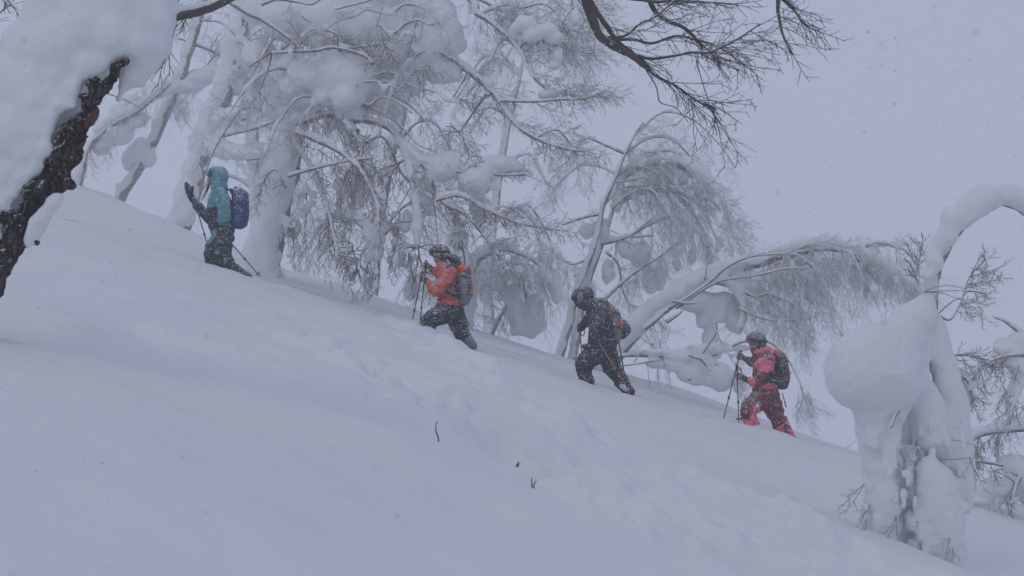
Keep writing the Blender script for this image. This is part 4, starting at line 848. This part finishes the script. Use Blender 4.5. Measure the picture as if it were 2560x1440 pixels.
def grip_glove(name, root, p, up, wrist, mat, cuffmat, cuff_to, sgn=-1):
    """gloved hand closed round a shaft at p: palm, four curled fingers of unequal length, thumb"""
    z = up.normalized(); x = (wrist-p); x = (x - z*x.dot(z)).normalized(); y = z.cross(x)*sgn
    L = lambda a, b, c: p + x*a + y*b + z*c
    bl = Blobs(); bl.add(L(0.040, 0.010, 0.0), (0.030, 0.026, 0.044)); bl.add(L(0.058, 0.006, 0.0), (0.030, 0.026, 0.036))
    for k, ln in enumerate((0.92, 1.0, 0.97, 0.8)):
        h = 0.033 - 0.024*k; path = [(0.045, -0.018, h), (0.016, -0.036, h), (-0.020, -0.026, h-0.002), (-0.029*ln, 0.004, h-0.004), (-0.012*ln, 0.024*ln, h-0.004)]
        bl.chain([(L(*q), 0.0125-0.0006*i) for i, q in enumerate(path)])
    bl.chain([(L(0.045, 0.020, 0.028), 0.016), (L(0.012, 0.034, 0.048), 0.0145), (L(-0.018, 0.018, 0.052), 0.0125)])
    o = link(name, fuse(bl, 0.0065, 2, 0.0015, 0.02, 3, name), mat, root)
    b2 = Blobs().chain([(L(0.060, 0.004, 0), 0.036), (p+(cuff_to-p)*0.55, 0.043), (cuff_to, 0.052)])
    link("glove_cuff", fuse(b2, 0.010, 3, 0.004, 0.04, 5, "glove_cuff"), cuffmat, root)
def helmet(root, H, mat, lens, rimmat, band=RUBBER, goggle=(-15, -13), vents=True):
    bl = Blobs(); C = H(3, -8)
    bl.add(C, (25*S, 21*S, 22*S)); bl.add(H(14, 0), (14*S, 19*S, 14*S)); bl.add(H(-8, -12), (16*S, 17*S, 12*S))
    me = fuse(bl, 0.009, 3, 0, 1, 1, "helmet")
    bm = bmesh.new(); bm.from_mesh(me)
    a, b = H(-20, -5), H(20, 8); n = (b-a).normalized(); dn = Vector((-n.z, 0, n.x)); dn = dn if dn.z < 0 else -dn
    bmesh.ops.bisect_plane(bm, geom=bm.verts[:]+bm.edges[:]+bm.faces[:], plane_co=H(0, 5), plane_no=dn, clear_outer=True)
    bm.to_mesh(me); bm.free()
    o = link("helmet", me, mat, root)
    for dy in (-0.098, 0.098):
        bl = Blobs().chain([(H(6, 0, dy), 0.034), (H(4, 9, dy*0.95), 0.026)])
        link("ear_pad", fuse(bl, 0.009, 3, 0, 1, 1, "ear_pad"), band, o)
    part_tube("brim", [H(-17, -6, -0.08), H(-24, -6, -0.04), H(-25, -6, 0), H(-24, -6, 0.04), H(-17, -6, 0.08)], 2.0, mat, o)
    if vents:
        for k in (-1, 0, 1): part_tube("vent", [H(-6+k*8, -26+abs(k)*2, -0.055), H(2+k*8, -25.5+abs(k)*2, -0.06)], 1.6, TRIM if k == 0 else band, o, 5)
    g = goggle; bl = Blobs()
    for dy in np.linspace(-0.07, 0.07, 9): bl.add(H(g[0]-5*math.cos(dy*16), g[1], dy), (4.5*S, 3*S, 8.5*S))
    gf = link("goggles", fuse(bl, 0.008, 2, 0, 1, 1, "goggles"), rimmat, root)
    bl = Blobs()
    for dy in np.linspace(-0.06, 0.06, 8): bl.add(H(g[0]-8*math.cos(dy*16), g[1], dy), (3.4*S, 3*S, 6.8*S))
    link("lens", fuse(bl, 0.007, 2, 0, 1, 1, "lens"), lens, gf)
    part_tube("strap", [H(g[0], g[1], -0.085), H(0, g[1]+2, -0.128), H(16, g[1]+4, -0.115), H(27, g[1]+6, -0.04)], 3.0, band, gf)
def pole(top, tip, grip_mat, shaft, label, basket=True, strap=1, grip=20):
    """ski pole from its grip to its tip; (px, py, dy) each"""
    a, b = Q(*top), Q(*tip); d = (b-a).normalized(); root = thing("ski_pole", b, label, "ski pole", None)
    n = 8; W = [a.lerp(b, i/n) for i in range(n+1)]
    link("shaft", quads_mesh("shaft", [tube(W, np.linspace(0.0105, 0.0075, n+1), 8)]), shaft, root)
    W = [a - d*0.015, a, a+d*0.02, a+d*0.05, a+d*grip*S]; link("grip", quads_mesh("grip", [tube(W, [0.016, 0.021, 0.016, 0.0175, 0.014], 10)]), grip_mat, root)
    W = [a+d*0.62*(b-a).length, a+d*(0.62*(b-a).length+0.04)]; link("clamp", quads_mesh("clamp", [tube([W[0], W[0].lerp(W[1], 0.5), W[1]], [0.014, 0.016, 0.013], 8)]), RUBBER, root)
    if strap:
        k = Vector((strap, 0, 0)); L = [a+d*0.01, a+d*0.04+k*0.05, a+d*0.12+k*0.07, a+d*0.17+k*0.03, a+d*0.11+k*0.01, a+d*0.02]
        C = catmull([list(v) for v in L], 4); link("wrist_strap", quads_mesh("wrist_strap", [tube(C, [0.007]*len(C), 6)]), RUBBER, root)
    if basket:
        c = b - d*0.05; u = d.cross(Vector((0, 1, 0))).normalized(); v = d.cross(u)
        ring = [c + (u*math.cos(t)+v*math.sin(t))*0.036 for t in np.linspace(0, 2*math.pi, 15)]
        ps = [tube(ring, [0.006]*15, 6)] + [tube([c, c+(u*math.cos(t)+v*math.sin(t))*0.036], [0.006, 0.006], 5) for t in (0, 1.57, 3.14, 4.71)]
        link("basket", quads_mesh("basket", ps), RUBBER, root)
    return root
def pack(label, base, chains, mat, extras, fn=None, mats=None, seed=3):
    root = thing("backpack", Q(*base), label, "backpack")
    cloth("main_compartment", chains, mats or [mat], root, 0.010, 0.007, 0.09, seed, fn)
    for (nm, chs, m) in extras:
        if nm in ("strap", "buckle_strap", "hip_belt", "trim_stripe", "ice_axe", "lash_cord"): part_tube(nm, chs[0], chs[1], m, root)
        else: cloth(nm, chs, [m], root, 0.009, 0.004, 0.06, seed+2)
    return root

def skier_teal():
    r = thing("person", Q(560, 690), "skier in teal hooded jacket and dark trousers, one mitten raised, leading the line", "person")
    H = body(r, (541, 447, 0), [[(546, 462, 0, 10), (550, 490, 0, 16, 26, 16), (556, 540, 0, 18, 26, 18), (562, 580, 0, 18, 26, 18)],
        [(560, 488, -0.19, 8), (572, 540, -0.22, 7), (556, 557, -0.2, 5)], [(542, 492, 0.19, 8), (520, 543, 0.2, 7), (486, 512, 0.2, 5)],
        [(560, 590, 0.1, 12), (522, 632, 0.1, 9), (530, 690, 0.1, 7)], [(565, 590, -0.1, 12), (572, 650, -0.1, 9), (622, 700, -0.1, 7)]])
    def jf(x, y, d):
        if y > 519 + (x-515)*0.0 and x < 553 and y > 519: return 1
        if y > 566 + (x-560)*0.12: return 1
        return 0
    cloth("jacket", [[(548, 482, 0, 20, 32, 12), (548, 500, 0, 27, 38, 20), (550, 530, 0, 31, 37, 24), (553, 556, 0, 33, 37, 20), (556, 569, 0, 33, 37, 12)],
        [(560, 486, -0.18, 17), (568, 515, -0.23, 16.5), (573, 541, -0.24, 15), (560, 554, -0.23, 11)], [(538, 490, 0.19, 16), (524, 522, 0.22, 15), (517, 543, 0.22, 14), (505, 535, 0.22, 12)]],
        [TEAL, BLACK], r, fn=jf, seed=4)
    cloth("hood", [[(549, 440, 0, 22, 23, 25), (548, 455, 0, 20, 22, 18), (548, 470, 0, 21, 25, 9)], [(536, 428, 0, 14, 20, 12), (540, 455, 0, 13, 18, 14)]], [TEAL], r, 0.010, 0.006, 0.06, 6)
    cloth("face_shade", [[(527, 432, 0, 8, 15, 6), (529, 447, 0, 7, 13, 12)]], [BLACK], r, 0.009, 0.002)
    g = cloth("goggles", [[(530, 436, -0.09, 6, 4, 7.5), (524, 436, -0.04, 6, 4, 7.5), (524, 436, 0.04, 6, 4, 7.5), (530, 436, 0.09, 6, 4, 7.5)]], [RUBBER], r, 0.008, 0)
    cloth("lens", [[(529, 437, -0.105, 5, 4, 6), (523, 437, -0.05, 5.5, 4, 6), (523, 437, 0.05, 5.5, 4, 6)]], [LENSV], r, 0.007, 0)
    cloth("chin", [[(525, 449, -0.06, 6, 5, 7), (525, 449, 0.03, 6, 5, 7)], [(525, 456, -0.03, 6, 8, 5)]], [SKIN], r, 0.008, 0)
    for k, (dx, dy) in enumerate(((0, 0), (6, 8), (3, -5))): part_tube("hair_strand", [(523, 458, -0.04+0.04*k), (519-dx*0.3, 474, -0.05+0.04*k), (513-dx, 488+dy, -0.05+0.05*k), (508-dx*0.8, 494+dy, -0.05+0.05*k)], [2.2, 2.0, 1.4, 0.6], HAIR, r, 5)
    # raised mitten: gauntlet, closed fingers, thumb leaving the side of the palm
    cloth("mitten", [[(519, 546, 0.2, 15), (500, 529, 0.2, 13), (484, 512, 0.2, 11.5)], [(482, 508, 0.2, 8), (471, 492, 0.2, 8, 10, 8), (464, 474, 0.2, 8, 14, 9), (459, 461, 0.2, 6, 12, 7), (457, 456, 0.2, 4.5, 9, 5)], [(470, 488, 0.17, 5), (474, 474, 0.15, 4.2), (475, 465, 0.15, 3.6)]], [BLACK], r, 0.009, 0.005, 0.05, 9)
    cloth("glove", [[(560, 553, -0.23, 10), (552, 556, -0.23, 9, 9, 8)], [(550, 553, -0.26, 5), (545, 560, -0.26, 4), (549, 566, -0.25, 4)], [(554, 552, -0.2, 5), (548, 560, -0.19, 4), (551, 567, -0.2, 4)]], [CHAR], r, 0.008, 0.003, 0.04, 10)
    def tf(x, y, d):
        return 1 if (abs((y-590)+(x-530)*0.75) < 14 and x < 548 and y < 609) or ((x-572)**2+(y-650)**2 < 22) or ((x-551)**2/90+(y-631)**2/22 < 1 and d < 0) else 0
    cloth("trousers", [[(555, 572, 0, 30, 36, 14), (558, 592, 0, 28, 36, 22)], [(552, 590, 0.1, 25), (532, 615, 0.1, 24), (525, 637, 0.1, 20), (531, 662, 0.1, 19), (535, 690, 0.1, 18)], [(562, 592, -0.1, 25), (562, 625, -0.12, 23), (561, 648, -0.12, 22), (580, 668, -0.12, 18), (606, 686, -0.12, 15), (630, 706, -0.12, 12)]],
        [BLACK, TEAL], r, fn=tf, seed=12, amp=0.020)
    for ch in ([(533, 690, 0.1, 16), (515, 705, 0.1, 11, 9, 9)], [(620, 700, -0.12, 12), (606, 716, -0.12, 12, 9, 8)]): cloth("boot", [ch], [RUBBER], r, 0.011, 0)
    pole((485, 516, 0.16), (517, 622, 0.12), RUBBER, ALU, "dark ski pole held out by the raised mitten of the teal skier", False, 0)
    pole((553, 570, -0.27), (657, 692, -0.2), RUBBER, ALU, "dark ski pole trailing behind the teal skier towards the plastered trunk", True, 0)
    pack("plain navy backpack on the teal skier", (598, 575), [[(597, 485, 0, 17, 30, 17), (600, 505, 0, 22, 34, 22), (600, 535, 0, 22, 34, 22), (598, 556, 0, 21, 33, 17)], [(588, 480, 0, 12, 26, 10), (612, 490, 0, 9, 24, 12)]], NAVY,
        [("side_pocket", [[(600, 530, -0.19, 13, 6, 14), (599, 552, -0.19, 12, 6, 10)]], NAVY), ("grab_loop", [[(589, 468, 0, 4, 8, 3)]], BLACK), ("strap", ([(585, 476, -0.17), (568, 478, -0.2), (553, 492, -0.19), (556, 520, -0.2), (580, 540, -0.21)], 3.2), BLACK), ("trim_stripe", ([(617, 490, -0.15), (621, 520, -0.16), (619, 556, -0.15)], 1.3), BLACK), ("buckle_strap", ([(582, 512, -0.21), (600, 508, -0.215), (618, 512, -0.16)], 1.4), BLACK)])

def skier_red():
    r = thing("person", Q(1120, 850), "skier in coral red jacket, black trousers and black helmet, striding uphill", "person")
    H = body(r, (1099, 640, -6), [[(1108, 655, 0, 10), (1118, 685, 0, 16, 26, 16), (1122, 730, 0, 17, 26, 18), (1122, 775, 0, 18, 26, 16)],
        [(1125, 685, -0.19, 8), (1092, 727, -0.22, 7), (1075, 708, -0.2, 5)], [(1112, 680, 0.19, 8), (1093, 684, 0.2, 7), (1072, 668, 0.2, 5)],
        [(1120, 780, -0.1, 13), (1072, 798, -0.12, 9), (1078, 850, -0.12, 7)], [(1132, 780, 0.1, 13), (1148, 825, 0.1, 9), (1176, 870, 0.1, 7)]])
    cloth("jacket", [[(1104, 664, 0, 13, 18, 10), (1112, 672, 0, 18, 30, 14), (1119, 690, 0, 25, 38, 20), (1121, 715, 0, 25, 36, 22), (1121, 740, 0, 27, 37, 22), (1122, 758, 0, 31, 38, 13)],
        [(1128, 682, -0.18, 17), (1112, 707, -0.23, 16), (1092, 728, -0.24, 14), (1082, 720, -0.24, 12), (1076, 710, -0.23, 10)], [(1112, 680, 0.18, 15), (1096, 686, 0.22, 13), (1086, 678, 0.22, 11)]],
        [RED], r, seed=21)
    cloth("collar", [[(1103, 660, 0, 12, 15, 9), (1106, 672, 0, 16, 20, 9)]], [RED], r, 0.010, 0.003)
    cloth("hood", [[(1128, 645, 0, 10, 22, 10), (1140, 652, 0, 10, 25, 13), (1146, 662, 0, 8, 24, 10)]], [BLACK], r, 0.010, 0.008, 0.05, 23)
    for k, (pt) in enumerate((([(1120, 742, -0.22), (1108, 744, -0.215), (1096, 750, -0.2)]), ([(1124, 700, -0.245), (1128, 712, -0.25), (1134, 718, -0.25)]))): part_tube("zip", pt, 2.2, BLACK, r)
    helmet(r, H, HELM, LENSB, RUBBER)
    up = Vector((0.12, 0, 1))
    grip_glove("glove", r, Q(1061, 664, 0.2), up, Q(1082, 672, 0.22), PALM, CHAR, Q(1096, 684, 0.22))
    grip_glove("glove", r, Q(1056, 696, -0.2), up, Q(1074, 704, -0.23), PALM, CHAR, Q(1082, 714, -0.24))
    cloth("trousers", [[(1122, 762, 0, 29, 36, 12), (1122, 776, 0, 29, 37, 15)], [(1112, 782, -0.1, 25), (1092, 791, -0.12, 24), (1073, 802, -0.12, 20), (1074, 825, -0.12, 18), (1078, 842, -0.12, 19), (1082, 858, -0.12, 18)], [(1135, 780, 0.1, 24), (1142, 805, 0.1, 22), (1150, 826, 0.1, 20), (1163, 846, 0.1, 19), (1175, 866, 0.1, 16)]],
        [CHAR], r, seed=25, amp=0.020)
    cloth("gaiter", [[(1170, 848, 0.06, 14, 12, 10), (1180, 865, 0.06, 13, 12, 10)]], [GREY], r, 0.010, 0.008, 0.04)
    for ch in ([(1082, 852, -0.12, 16), (1068, 868, -0.12, 14, 9, 8)], [(1178, 866, 0.1, 14), (1162, 884, 0.1, 14, 9, 8)]): cloth("boot", [ch], [RUBBER], r, 0.011, 0)
    pole((1063, 653, 0.2), (1046, 836, 0.1), RUBBER, ALU, "near upright ski pole in the upper hand of the red skier", True, 1)
    pole((1058, 682, -0.2), (1027, 828, -0.15), RUBBER, ALU, "slanting ski pole in the lower hand of the red skier", True, 0)
    pack("grey backpack with orange lid on the red skier", (1160, 765), [[(1158, 690, 0, 18, 30, 14), (1162, 712, 0, 20, 33, 20), (1162, 735, 0, 20, 33, 20), (1160, 752, 0, 15, 28, 14)]], GREY,
        [("lid", [[(1150, 668, 0, 11, 24, 10), (1158, 674, 0, 14, 27, 12)]], ORANGE), ("lid_panel", [[(1166, 673, -0.02, 10, 25, 9), (1173, 680, 0, 7, 22, 9)]], GREY), ("back_panel", [[(1145, 690, 0, 8, 30, 16), (1145, 720, 0, 9, 30, 22), (1147, 742, 0, 8, 28, 14)]], BLACK),
         ("strap", ([(1144, 668, -0.17), (1128, 662, -0.2), (1117, 682, -0.21), (1128, 705, -0.24), (1142, 716, -0.24)], 3.2), BLACK), ("hip_belt", ([(1150, 738, -0.2), (1135, 735, -0.23), (1115, 728, -0.23), (1103, 735, -0.2)], [7, 6, 4, 3]), BLACK), ("buckle_strap", ([(1144, 733, -0.2), (1162, 735, -0.215), (1182, 736, -0.12)], 1.8), BLACK), ("buckle_strap", ([(1150, 689, -0.18), (1166, 692, -0.19), (1178, 694, -0.12)], 2.0), BLACK), ("trim_stripe", ([(1171, 665, -0.12), (1177, 675, -0.12), (1179, 686, -0.12)], 2.0), ORANGE), ("trim_stripe", ([(1180, 708, -0.13), (1182, 720, -0.13), (1178, 734, -0.15)], 2.0), ORANGE), ("strap", ([(1175, 700, -0.16), (1174, 715, -0.18), (1173, 730, -0.18)], 1.6), BLACK), ("lash_cord", ([(1152, 768, -0.1), (1163, 790, -0.1), (1175, 815, -0.1)], 1.2), BLACK), ("ice_axe", ([(1149, 616, 0.05), (1157, 626, 0.05), (1161, 650, 0.05), (1163, 672, 0.02)], 1.3), RUBBER)])

def skier_black():
    r = thing("person", Q(1510, 970), "skier all in black with hood up, bent forward under a tan grey pack", "person")
    H = body(r, (1450, 744, -25), [[(1466, 758, 0, 10), (1492, 785, 0, 17, 26, 17), (1502, 830, 0, 18, 26, 18), (1505, 870, 0, 18, 26, 16)],
        [(1492, 785, -0.2, 8), (1482, 835, -0.24, 7), (1492, 858, -0.25, 5)], [(1488, 780, 0.19, 8), (1470, 812, 0.2, 7), (1458, 808, 0.2, 5)],
        [(1495, 880, -0.08, 13), (1458, 908, -0.1, 9), (1470, 968, -0.1, 7)], [(1515, 880, 0.1, 13), (1535, 930, 0.1, 9), (1575, 985, 0.1, 7)]])
    cloth("jacket", [[(1476, 765, 0, 17, 26, 14), (1496, 775, 0, 24, 36, 20), (1502, 800, 0, 32, 38, 24), (1505, 830, 0, 33, 38, 24), (1506, 850, 0, 35, 38, 20), (1506, 866, 0, 36, 38, 12)],
        [(1500, 776, -0.17, 19), (1490, 810, -0.24, 17), (1482, 840, -0.25, 15), (1490, 856, -0.25, 11)], [(1485, 782, 0.19, 16), (1468, 806, 0.2, 13), (1460, 812, 0.2, 10)]], [NAVYB], r, seed=31)
    cloth("hood", [[(1464, 737, 0, 21, 24, 22), (1452, 738, 0, 20, 22, 19), (1440, 742, 0, 13, 18, 14)], [(1462, 748, 0, 20, 24, 18), (1474, 762, 0, 20, 28, 16)], [(1446, 756, 0, 11, 16, 11), (1462, 768, 0, 12, 20, 9)]], [NAVYB], r, 0.010, 0.007, 0.06, 33)
    cloth("face_cover", [[(1450, 744, -0.115, 9, 5, 11), (1449, 748, -0.11, 7, 5, 8)]], [TAN], r, 0.008, 0.003)
    cloth("hood_drawcord", [[(1482, 762, -0.1, 4, 18, 4), (1500, 752, 0, 14, 28, 8), (1512, 757, 0, 10, 28, 8)]], [BLACK], r, 0.010, 0.006, 0.05, 35)
    up = Vector((-0.1, 0, 1))
    grip_glove("glove", r, Q(1450, 822, 0.2), up, Q(1462, 816, 0.2), CHAR, CHAR, Q(1470, 810, 0.2))
    grip_glove("glove", r, Q(1488, 846, -0.28), Vector((-0.5, 0, 0.8)), Q(1490, 838, -0.24), CHAR, CHAR, Q(1486, 832, -0.25))
    cloth("trousers", [[(1506, 862, 0, 33, 37, 14), (1502, 880, 0, 34, 37, 18)], [(1490, 884, -0.08, 26), (1470, 896, -0.1, 26), (1459, 912, -0.1, 22), (1462, 938, -0.1, 19), (1469, 955, -0.1, 19), (1473, 972, -0.1, 17)], [(1518, 880, 0.1, 26), (1526, 905, 0.1, 23), (1537, 930, 0.1, 20), (1553, 953, 0.1, 19), (1572, 978, 0.1, 15)]], [BLACK], r, seed=37, amp=0.020)
    cloth("thigh_pocket", [[(1463, 866, -0.12, 10, 12, 8), (1475, 868, -0.14, 13, 12, 9)]], [BLACK], r, 0.010, 0.006)
    cloth("gaiter", [[(1558, 965, 0.04, 11, 9, 9), (1566, 972, 0.04, 9, 9, 8)]], [mat_cloth("snow_caked_fabric", (0.7, 0.71, 0.73), 0.8, 0.3)], r, 0.009, 0.006, 0.03)
    for ch in ([(1472, 966, -0.1, 16), (1458, 984, -0.1, 14, 9, 8)], [(1578, 980, 0.1, 12), (1562, 998, 0.1, 14, 9, 8)]): cloth("boot", [ch], [RUBBER], r, 0.011, 0)
    pole((1449, 812, 0.2), (1462, 935, 0.25), ORSH, ALU, "ski pole with orange grip and hanging strap, in front of the black skier", True, 1)
    pole((1480, 832, -0.3), (1572, 978, -0.22), RUBBER, ORSH, "orange shafted ski pole slanting across the leg of the black skier", False, 0)
    pack("tan grey backpack with a dark helmet strapped on, worn by the black skier", (1540, 860), [[(1522, 770, 0, 13, 28, 12), (1534, 790, 0, 18, 31, 18), (1540, 812, 0, 18, 31, 20), (1541, 834, 0, 14, 30, 16), (1542, 850, 0, 9, 24, 10)]], TAN,
        [("lid", [[(1520, 760, 0, 7, 22, 7), (1525, 768, 0, 7, 25, 7)]], ORANGE), ("stowed_helmet", [[(1557, 815, 0, 15, 22, 16), (1561, 824, 0, 16, 22, 18), (1556, 838, 0, 12, 18, 10)]], SLATE), ("trim_stripe", ([(1551, 800, -0.18), (1553, 812, -0.18), (1552, 822, -0.17)], 2.4), ORANGE), ("buckle_strap", ([(1530, 815, -0.19), (1545, 818, -0.2), (1556, 822, -0.17)], 1.5), BLACK), ("strap", ([(1518, 762, -0.16), (1502, 762, -0.2), (1490, 784, -0.2), (1502, 815, -0.23), (1526, 830, -0.22)], 3.2), BLACK), ("hip_belt", ([(1538, 848, -0.2), (1520, 850, -0.23), (1500, 850, -0.23)], [6, 5, 4]), BLACK), ("lash_cord", ([(1546, 856, -0.1), (1552, 890, -0.1), (1558, 925, -0.08)], 1.6), BLACK), ("buckle_strap", ([(1526, 785, -0.18), (1538, 780, -0.19), (1548, 786, -0.16)], 1.5), BLACK)])

def skier_pink():
    r = thing("person", Q(1915, 1090), "skier in pink and maroon suit with grey helmet, last in the line", "person")
    H = body(r, (1889, 858, -4), [[(1898, 872, 0, 10), (1908, 905, 0, 16, 26, 16), (1914, 945, 0, 17, 26, 18), (1914, 990, 0, 18, 26, 16)],
        [(1912, 905, -0.19, 8), (1884, 955, -0.22, 7), (1856, 946, -0.2, 5)], [(1902, 900, 0.19, 8), (1890, 912, 0.2, 7), (1866, 896, 0.2, 5)],
        [(1905, 992, -0.1, 13), (1862, 1022, -0.12, 9), (1884, 1085, -0.12, 7)], [(1922, 992, 0.1, 13), (1942, 1040, 0.1, 9), (1976, 1100, 0.1, 7)]])
    def jf(x, y, d):
        if y < 880: return 0
        if (x-1906)**2/520+(y-912)**2/260 < 1: return 0
        if (x-1918)**2/500+(y-963)**2/70 < 1 and d < 0: return 0
        if x < 1878 and y > 935: return 0
        if x > 1926 and y < 930: return 0
        return 1
    cloth("jacket", [[(1898, 880, 0, 14, 20, 10), (1904, 890, 0, 20, 32, 14), (1909, 908, 0, 26, 38, 20), (1911, 935, 0, 28, 37, 22), (1912, 955, 0, 30, 37, 20), (1914, 976, 0, 31, 38, 12)],
        [(1916, 902, -0.18, 17), (1902, 935, -0.23, 16), (1886, 955, -0.24, 14), (1870, 950, -0.23, 12)], [(1900, 900, 0.18, 15), (1890, 908, 0.2, 13), (1880, 904, 0.2, 11)]], [PINK, MAROON], r, fn=jf, seed=41)
    cloth("hood", [[(1898, 880, 0, 18, 26, 10), (1912, 872, 0, 17, 28, 8), (1920, 880, 0, 12, 26, 10)], [(1905, 905, -0.2, 22, 10, 15)]], [PINK], r, 0.010, 0.006, 0.05, 43)
    cloth("face_mask", [[(1884, 872, 0, 9, 12, 9), (1889, 882, 0, 10, 15, 8)]], [MAROON], r, 0.009, 0.003)
    helmet(r, H, HELMG, LENSP, mat_plain("rose_frame", (0.18, 0.03, 0.06), 0.5), RUBBER, (-13, -9), False)
    up = Vector((0.2, 0, 1))
    grip_glove("glove", r, Q(1853, 892, 0.2), up, Q(1868, 896, 0.2), PALM, SLATE, Q(1880, 903, 0.2))
    grip_glove("glove", r, Q(1838, 938, -0.2), Vector((-0.05, 0, 1)), Q(1852, 944, -0.22), PALM, SLATE, Q(1868, 949, -0.23))
    def tf(x, y, d): 
        if d < 0.0: return 1 if (y > 1046 or (y > 1016+abs(x-1884)*1.3 and x > 1868) or (x-1884)**2/90+(y-1022)**2/220 < 1) and x < 1905 else 0
        return 1 if y > 1066 - (x-1950)*0.8 and x > 1925 else 0
    cloth("trousers", [[(1914, 972, 0, 31, 37, 12), (1914, 990, 0, 31, 37, 17)], [(1902, 996, -0.1, 26), (1880, 1010, -0.12, 25), (1866, 1024, -0.12, 20), (1872, 1050, -0.12, 18), (1880, 1070, -0.12, 20), (1888, 1088, -0.12, 18)], [(1928, 994, 0.1, 26), (1936, 1020, 0.1, 24), (1946, 1046, 0.1, 19), (1957, 1066, 0.1, 19), (1968, 1084, 0.1, 19), (1982, 1104, 0.1, 14)]], [MAROON, PINK], r, fn=tf, seed=47, amp=0.020)
    for ch in ([(1886, 1084, -0.12, 15), (1872, 1100, -0.12, 14, 9, 8)], [(1984, 1100, 0.1, 12), (1968, 1116, 0.1, 14, 9, 8)]): cloth("boot", [ch], [PINK], r, 0.011, 0)
    pole((1857, 880, 0.2), (1808, 1062, 0.1), RUBBER, ALU, "slanting ski pole in the raised grey glove of the pink skier", True, 0)
    pole((1836, 912, -0.2), (1844, 1054, -0.12), RUBBER, ALU, "near upright ski pole in the lower grey glove of the pink skier", True, 1)
    pack("black backpack with a bright orange knob on top, worn by the pink skier", (1955, 975), [[(1950, 895, 0, 14, 28, 14), (1954, 915, 0, 17, 32, 18), (1957, 940, 0, 18, 32, 20), (1955, 960, 0, 15, 30, 14)]], SLATE,
        [("lid", [[(1940, 882, 0, 8, 20, 9), (1943, 889, 0, 8, 22, 8)]], ORANGE), ("lid_panel", [[(1953, 888, 0, 9, 24, 9), (1960, 897, 0, 7, 22, 8)]], SLATE), ("trim_stripe", ([(1956, 886, -0.13), (1960, 892, -0.13), (1962, 898, -0.13)], 1.6), ORANGE), ("trim_stripe", ([(1969, 926, -0.14), (1967, 938, -0.15), (1963, 946, -0.16)], 2.0), ORANGE), ("strap", ([(1942, 890, -0.16), (1928, 886, -0.2), (1916, 905, -0.215), (1925, 935, -0.23), (1942, 948, -0.22)], 3.2), BLACK), ("hip_belt", ([(1948, 958, -0.2), (1930, 950, -0.23), (1908, 950, -0.23), (1898, 962, -0.2)], [7, 6, 4, 3]), NAVYB), ("buckle_strap", ([(1944, 930, -0.19), (1958, 928, -0.2), (1972, 932, -0.13)], 1.5), BLACK), ("lash_cord", ([(1953, 982, -0.1), (1957, 998, -0.1), (1962, 1016, -0.1)], [1.2, 1.2, 1.8]), RUBBER), ("buckle_strap", ([(1962, 905, -0.12), (1967, 901, -0.12)], 2), RUBBER)])
skier_teal(); skier_red(); skier_black(); skier_pink()

# ------------------------------------------------------------------ falling snow
def snowfall():
    r = np.random.default_rng(5); n = 160000
    d = (4.0**3 + r.random(n)*(26.0**3-4.0**3))**(1/3.0); d[:350] = r.uniform(1.6, 4.5, 350)
    x = d*r.uniform(-0.43, 0.43, n); z = EYE + d*r.uniform(-0.25, 0.26, n)
    keep = z > ground(x, d, False)+0.05; x, d, z = x[keep], d[keep], z[keep]; n = len(x)
    s = 0.0030+0.0034*r.random(n)**2 + 0.004*(r.random(n) > 0.96)
    T = np.array([[0.9, 0.1, -0.3], [-0.5, 0.8, -0.25], [-0.4, -0.85, -0.2], [0.05, 0, 0.8]])
    a = r.random(n)*6.28; b = r.random(n)*6.28
    ca, sa, cb, sb = np.cos(a), np.sin(a), np.cos(b), np.sin(b)
    X = T[None]*np.array([1.25, 1, 0.75]); X = np.stack([X[..., 0]*ca[:, None]-X[..., 1]*sa[:, None], X[..., 0]*sa[:, None]+X[..., 1]*ca[:, None], X[..., 2]*np.ones((n, 1))], 2)
    X = np.stack([X[..., 0]*cb[:, None]-X[..., 2]*sb[:, None], X[..., 1], X[..., 0]*sb[:, None]+X[..., 2]*cb[:, None]], 2)
    V = (X*s[:, None, None]+np.stack([x, d, z], 1)[:, None, :]).reshape(-1, 3)
    F = (np.array([[0, 2, 1], [0, 1, 3], [1, 2, 3], [2, 0, 3]])[None]+(np.arange(n)*4)[:, None, None]).reshape(-1, 3)
    o = link("snowfall", raw_mesh("snowfall", V, F), mat_plain("snowflake", (0.93, 0.94, 0.95), 0.8), None, False)
    tag(o, "white snowflakes drifting through the air over the whole slope", "snowflakes", None, "stuff")
snowfall()

# ------------------------------------------------------------------ haze
def haze():
    bm = bmesh.new(); bmesh.ops.create_cube(bm, size=1.0)
    for v in bm.verts: v.co = Vector((v.co.x*250, v.co.y*250, -34 if v.co.z < 0 else 26))
    me = bpy.data.meshes.new("haze"); bm.to_mesh(me); bm.free()
    m = bpy.data.materials.new("haze_air"); m.use_nodes = True; t = m.node_tree; t.nodes.clear()
    v = t.nodes.new("ShaderNodeVolumePrincipled"); v.inputs["Color"].default_value = (1.0, 1.0, 1.0, 1); v.inputs["Density"].default_value = 0.0056; v.inputs["Anisotropy"].default_value = 0.2
    o = t.nodes.new("ShaderNodeOutputMaterial"); t.links.new(v.outputs[0], o.inputs["Volume"])
    ob = link("haze", me, m, None, False); ob["kind"] = "stuff"; ob["label"] = "pale snowy haze filling the air"
haze()
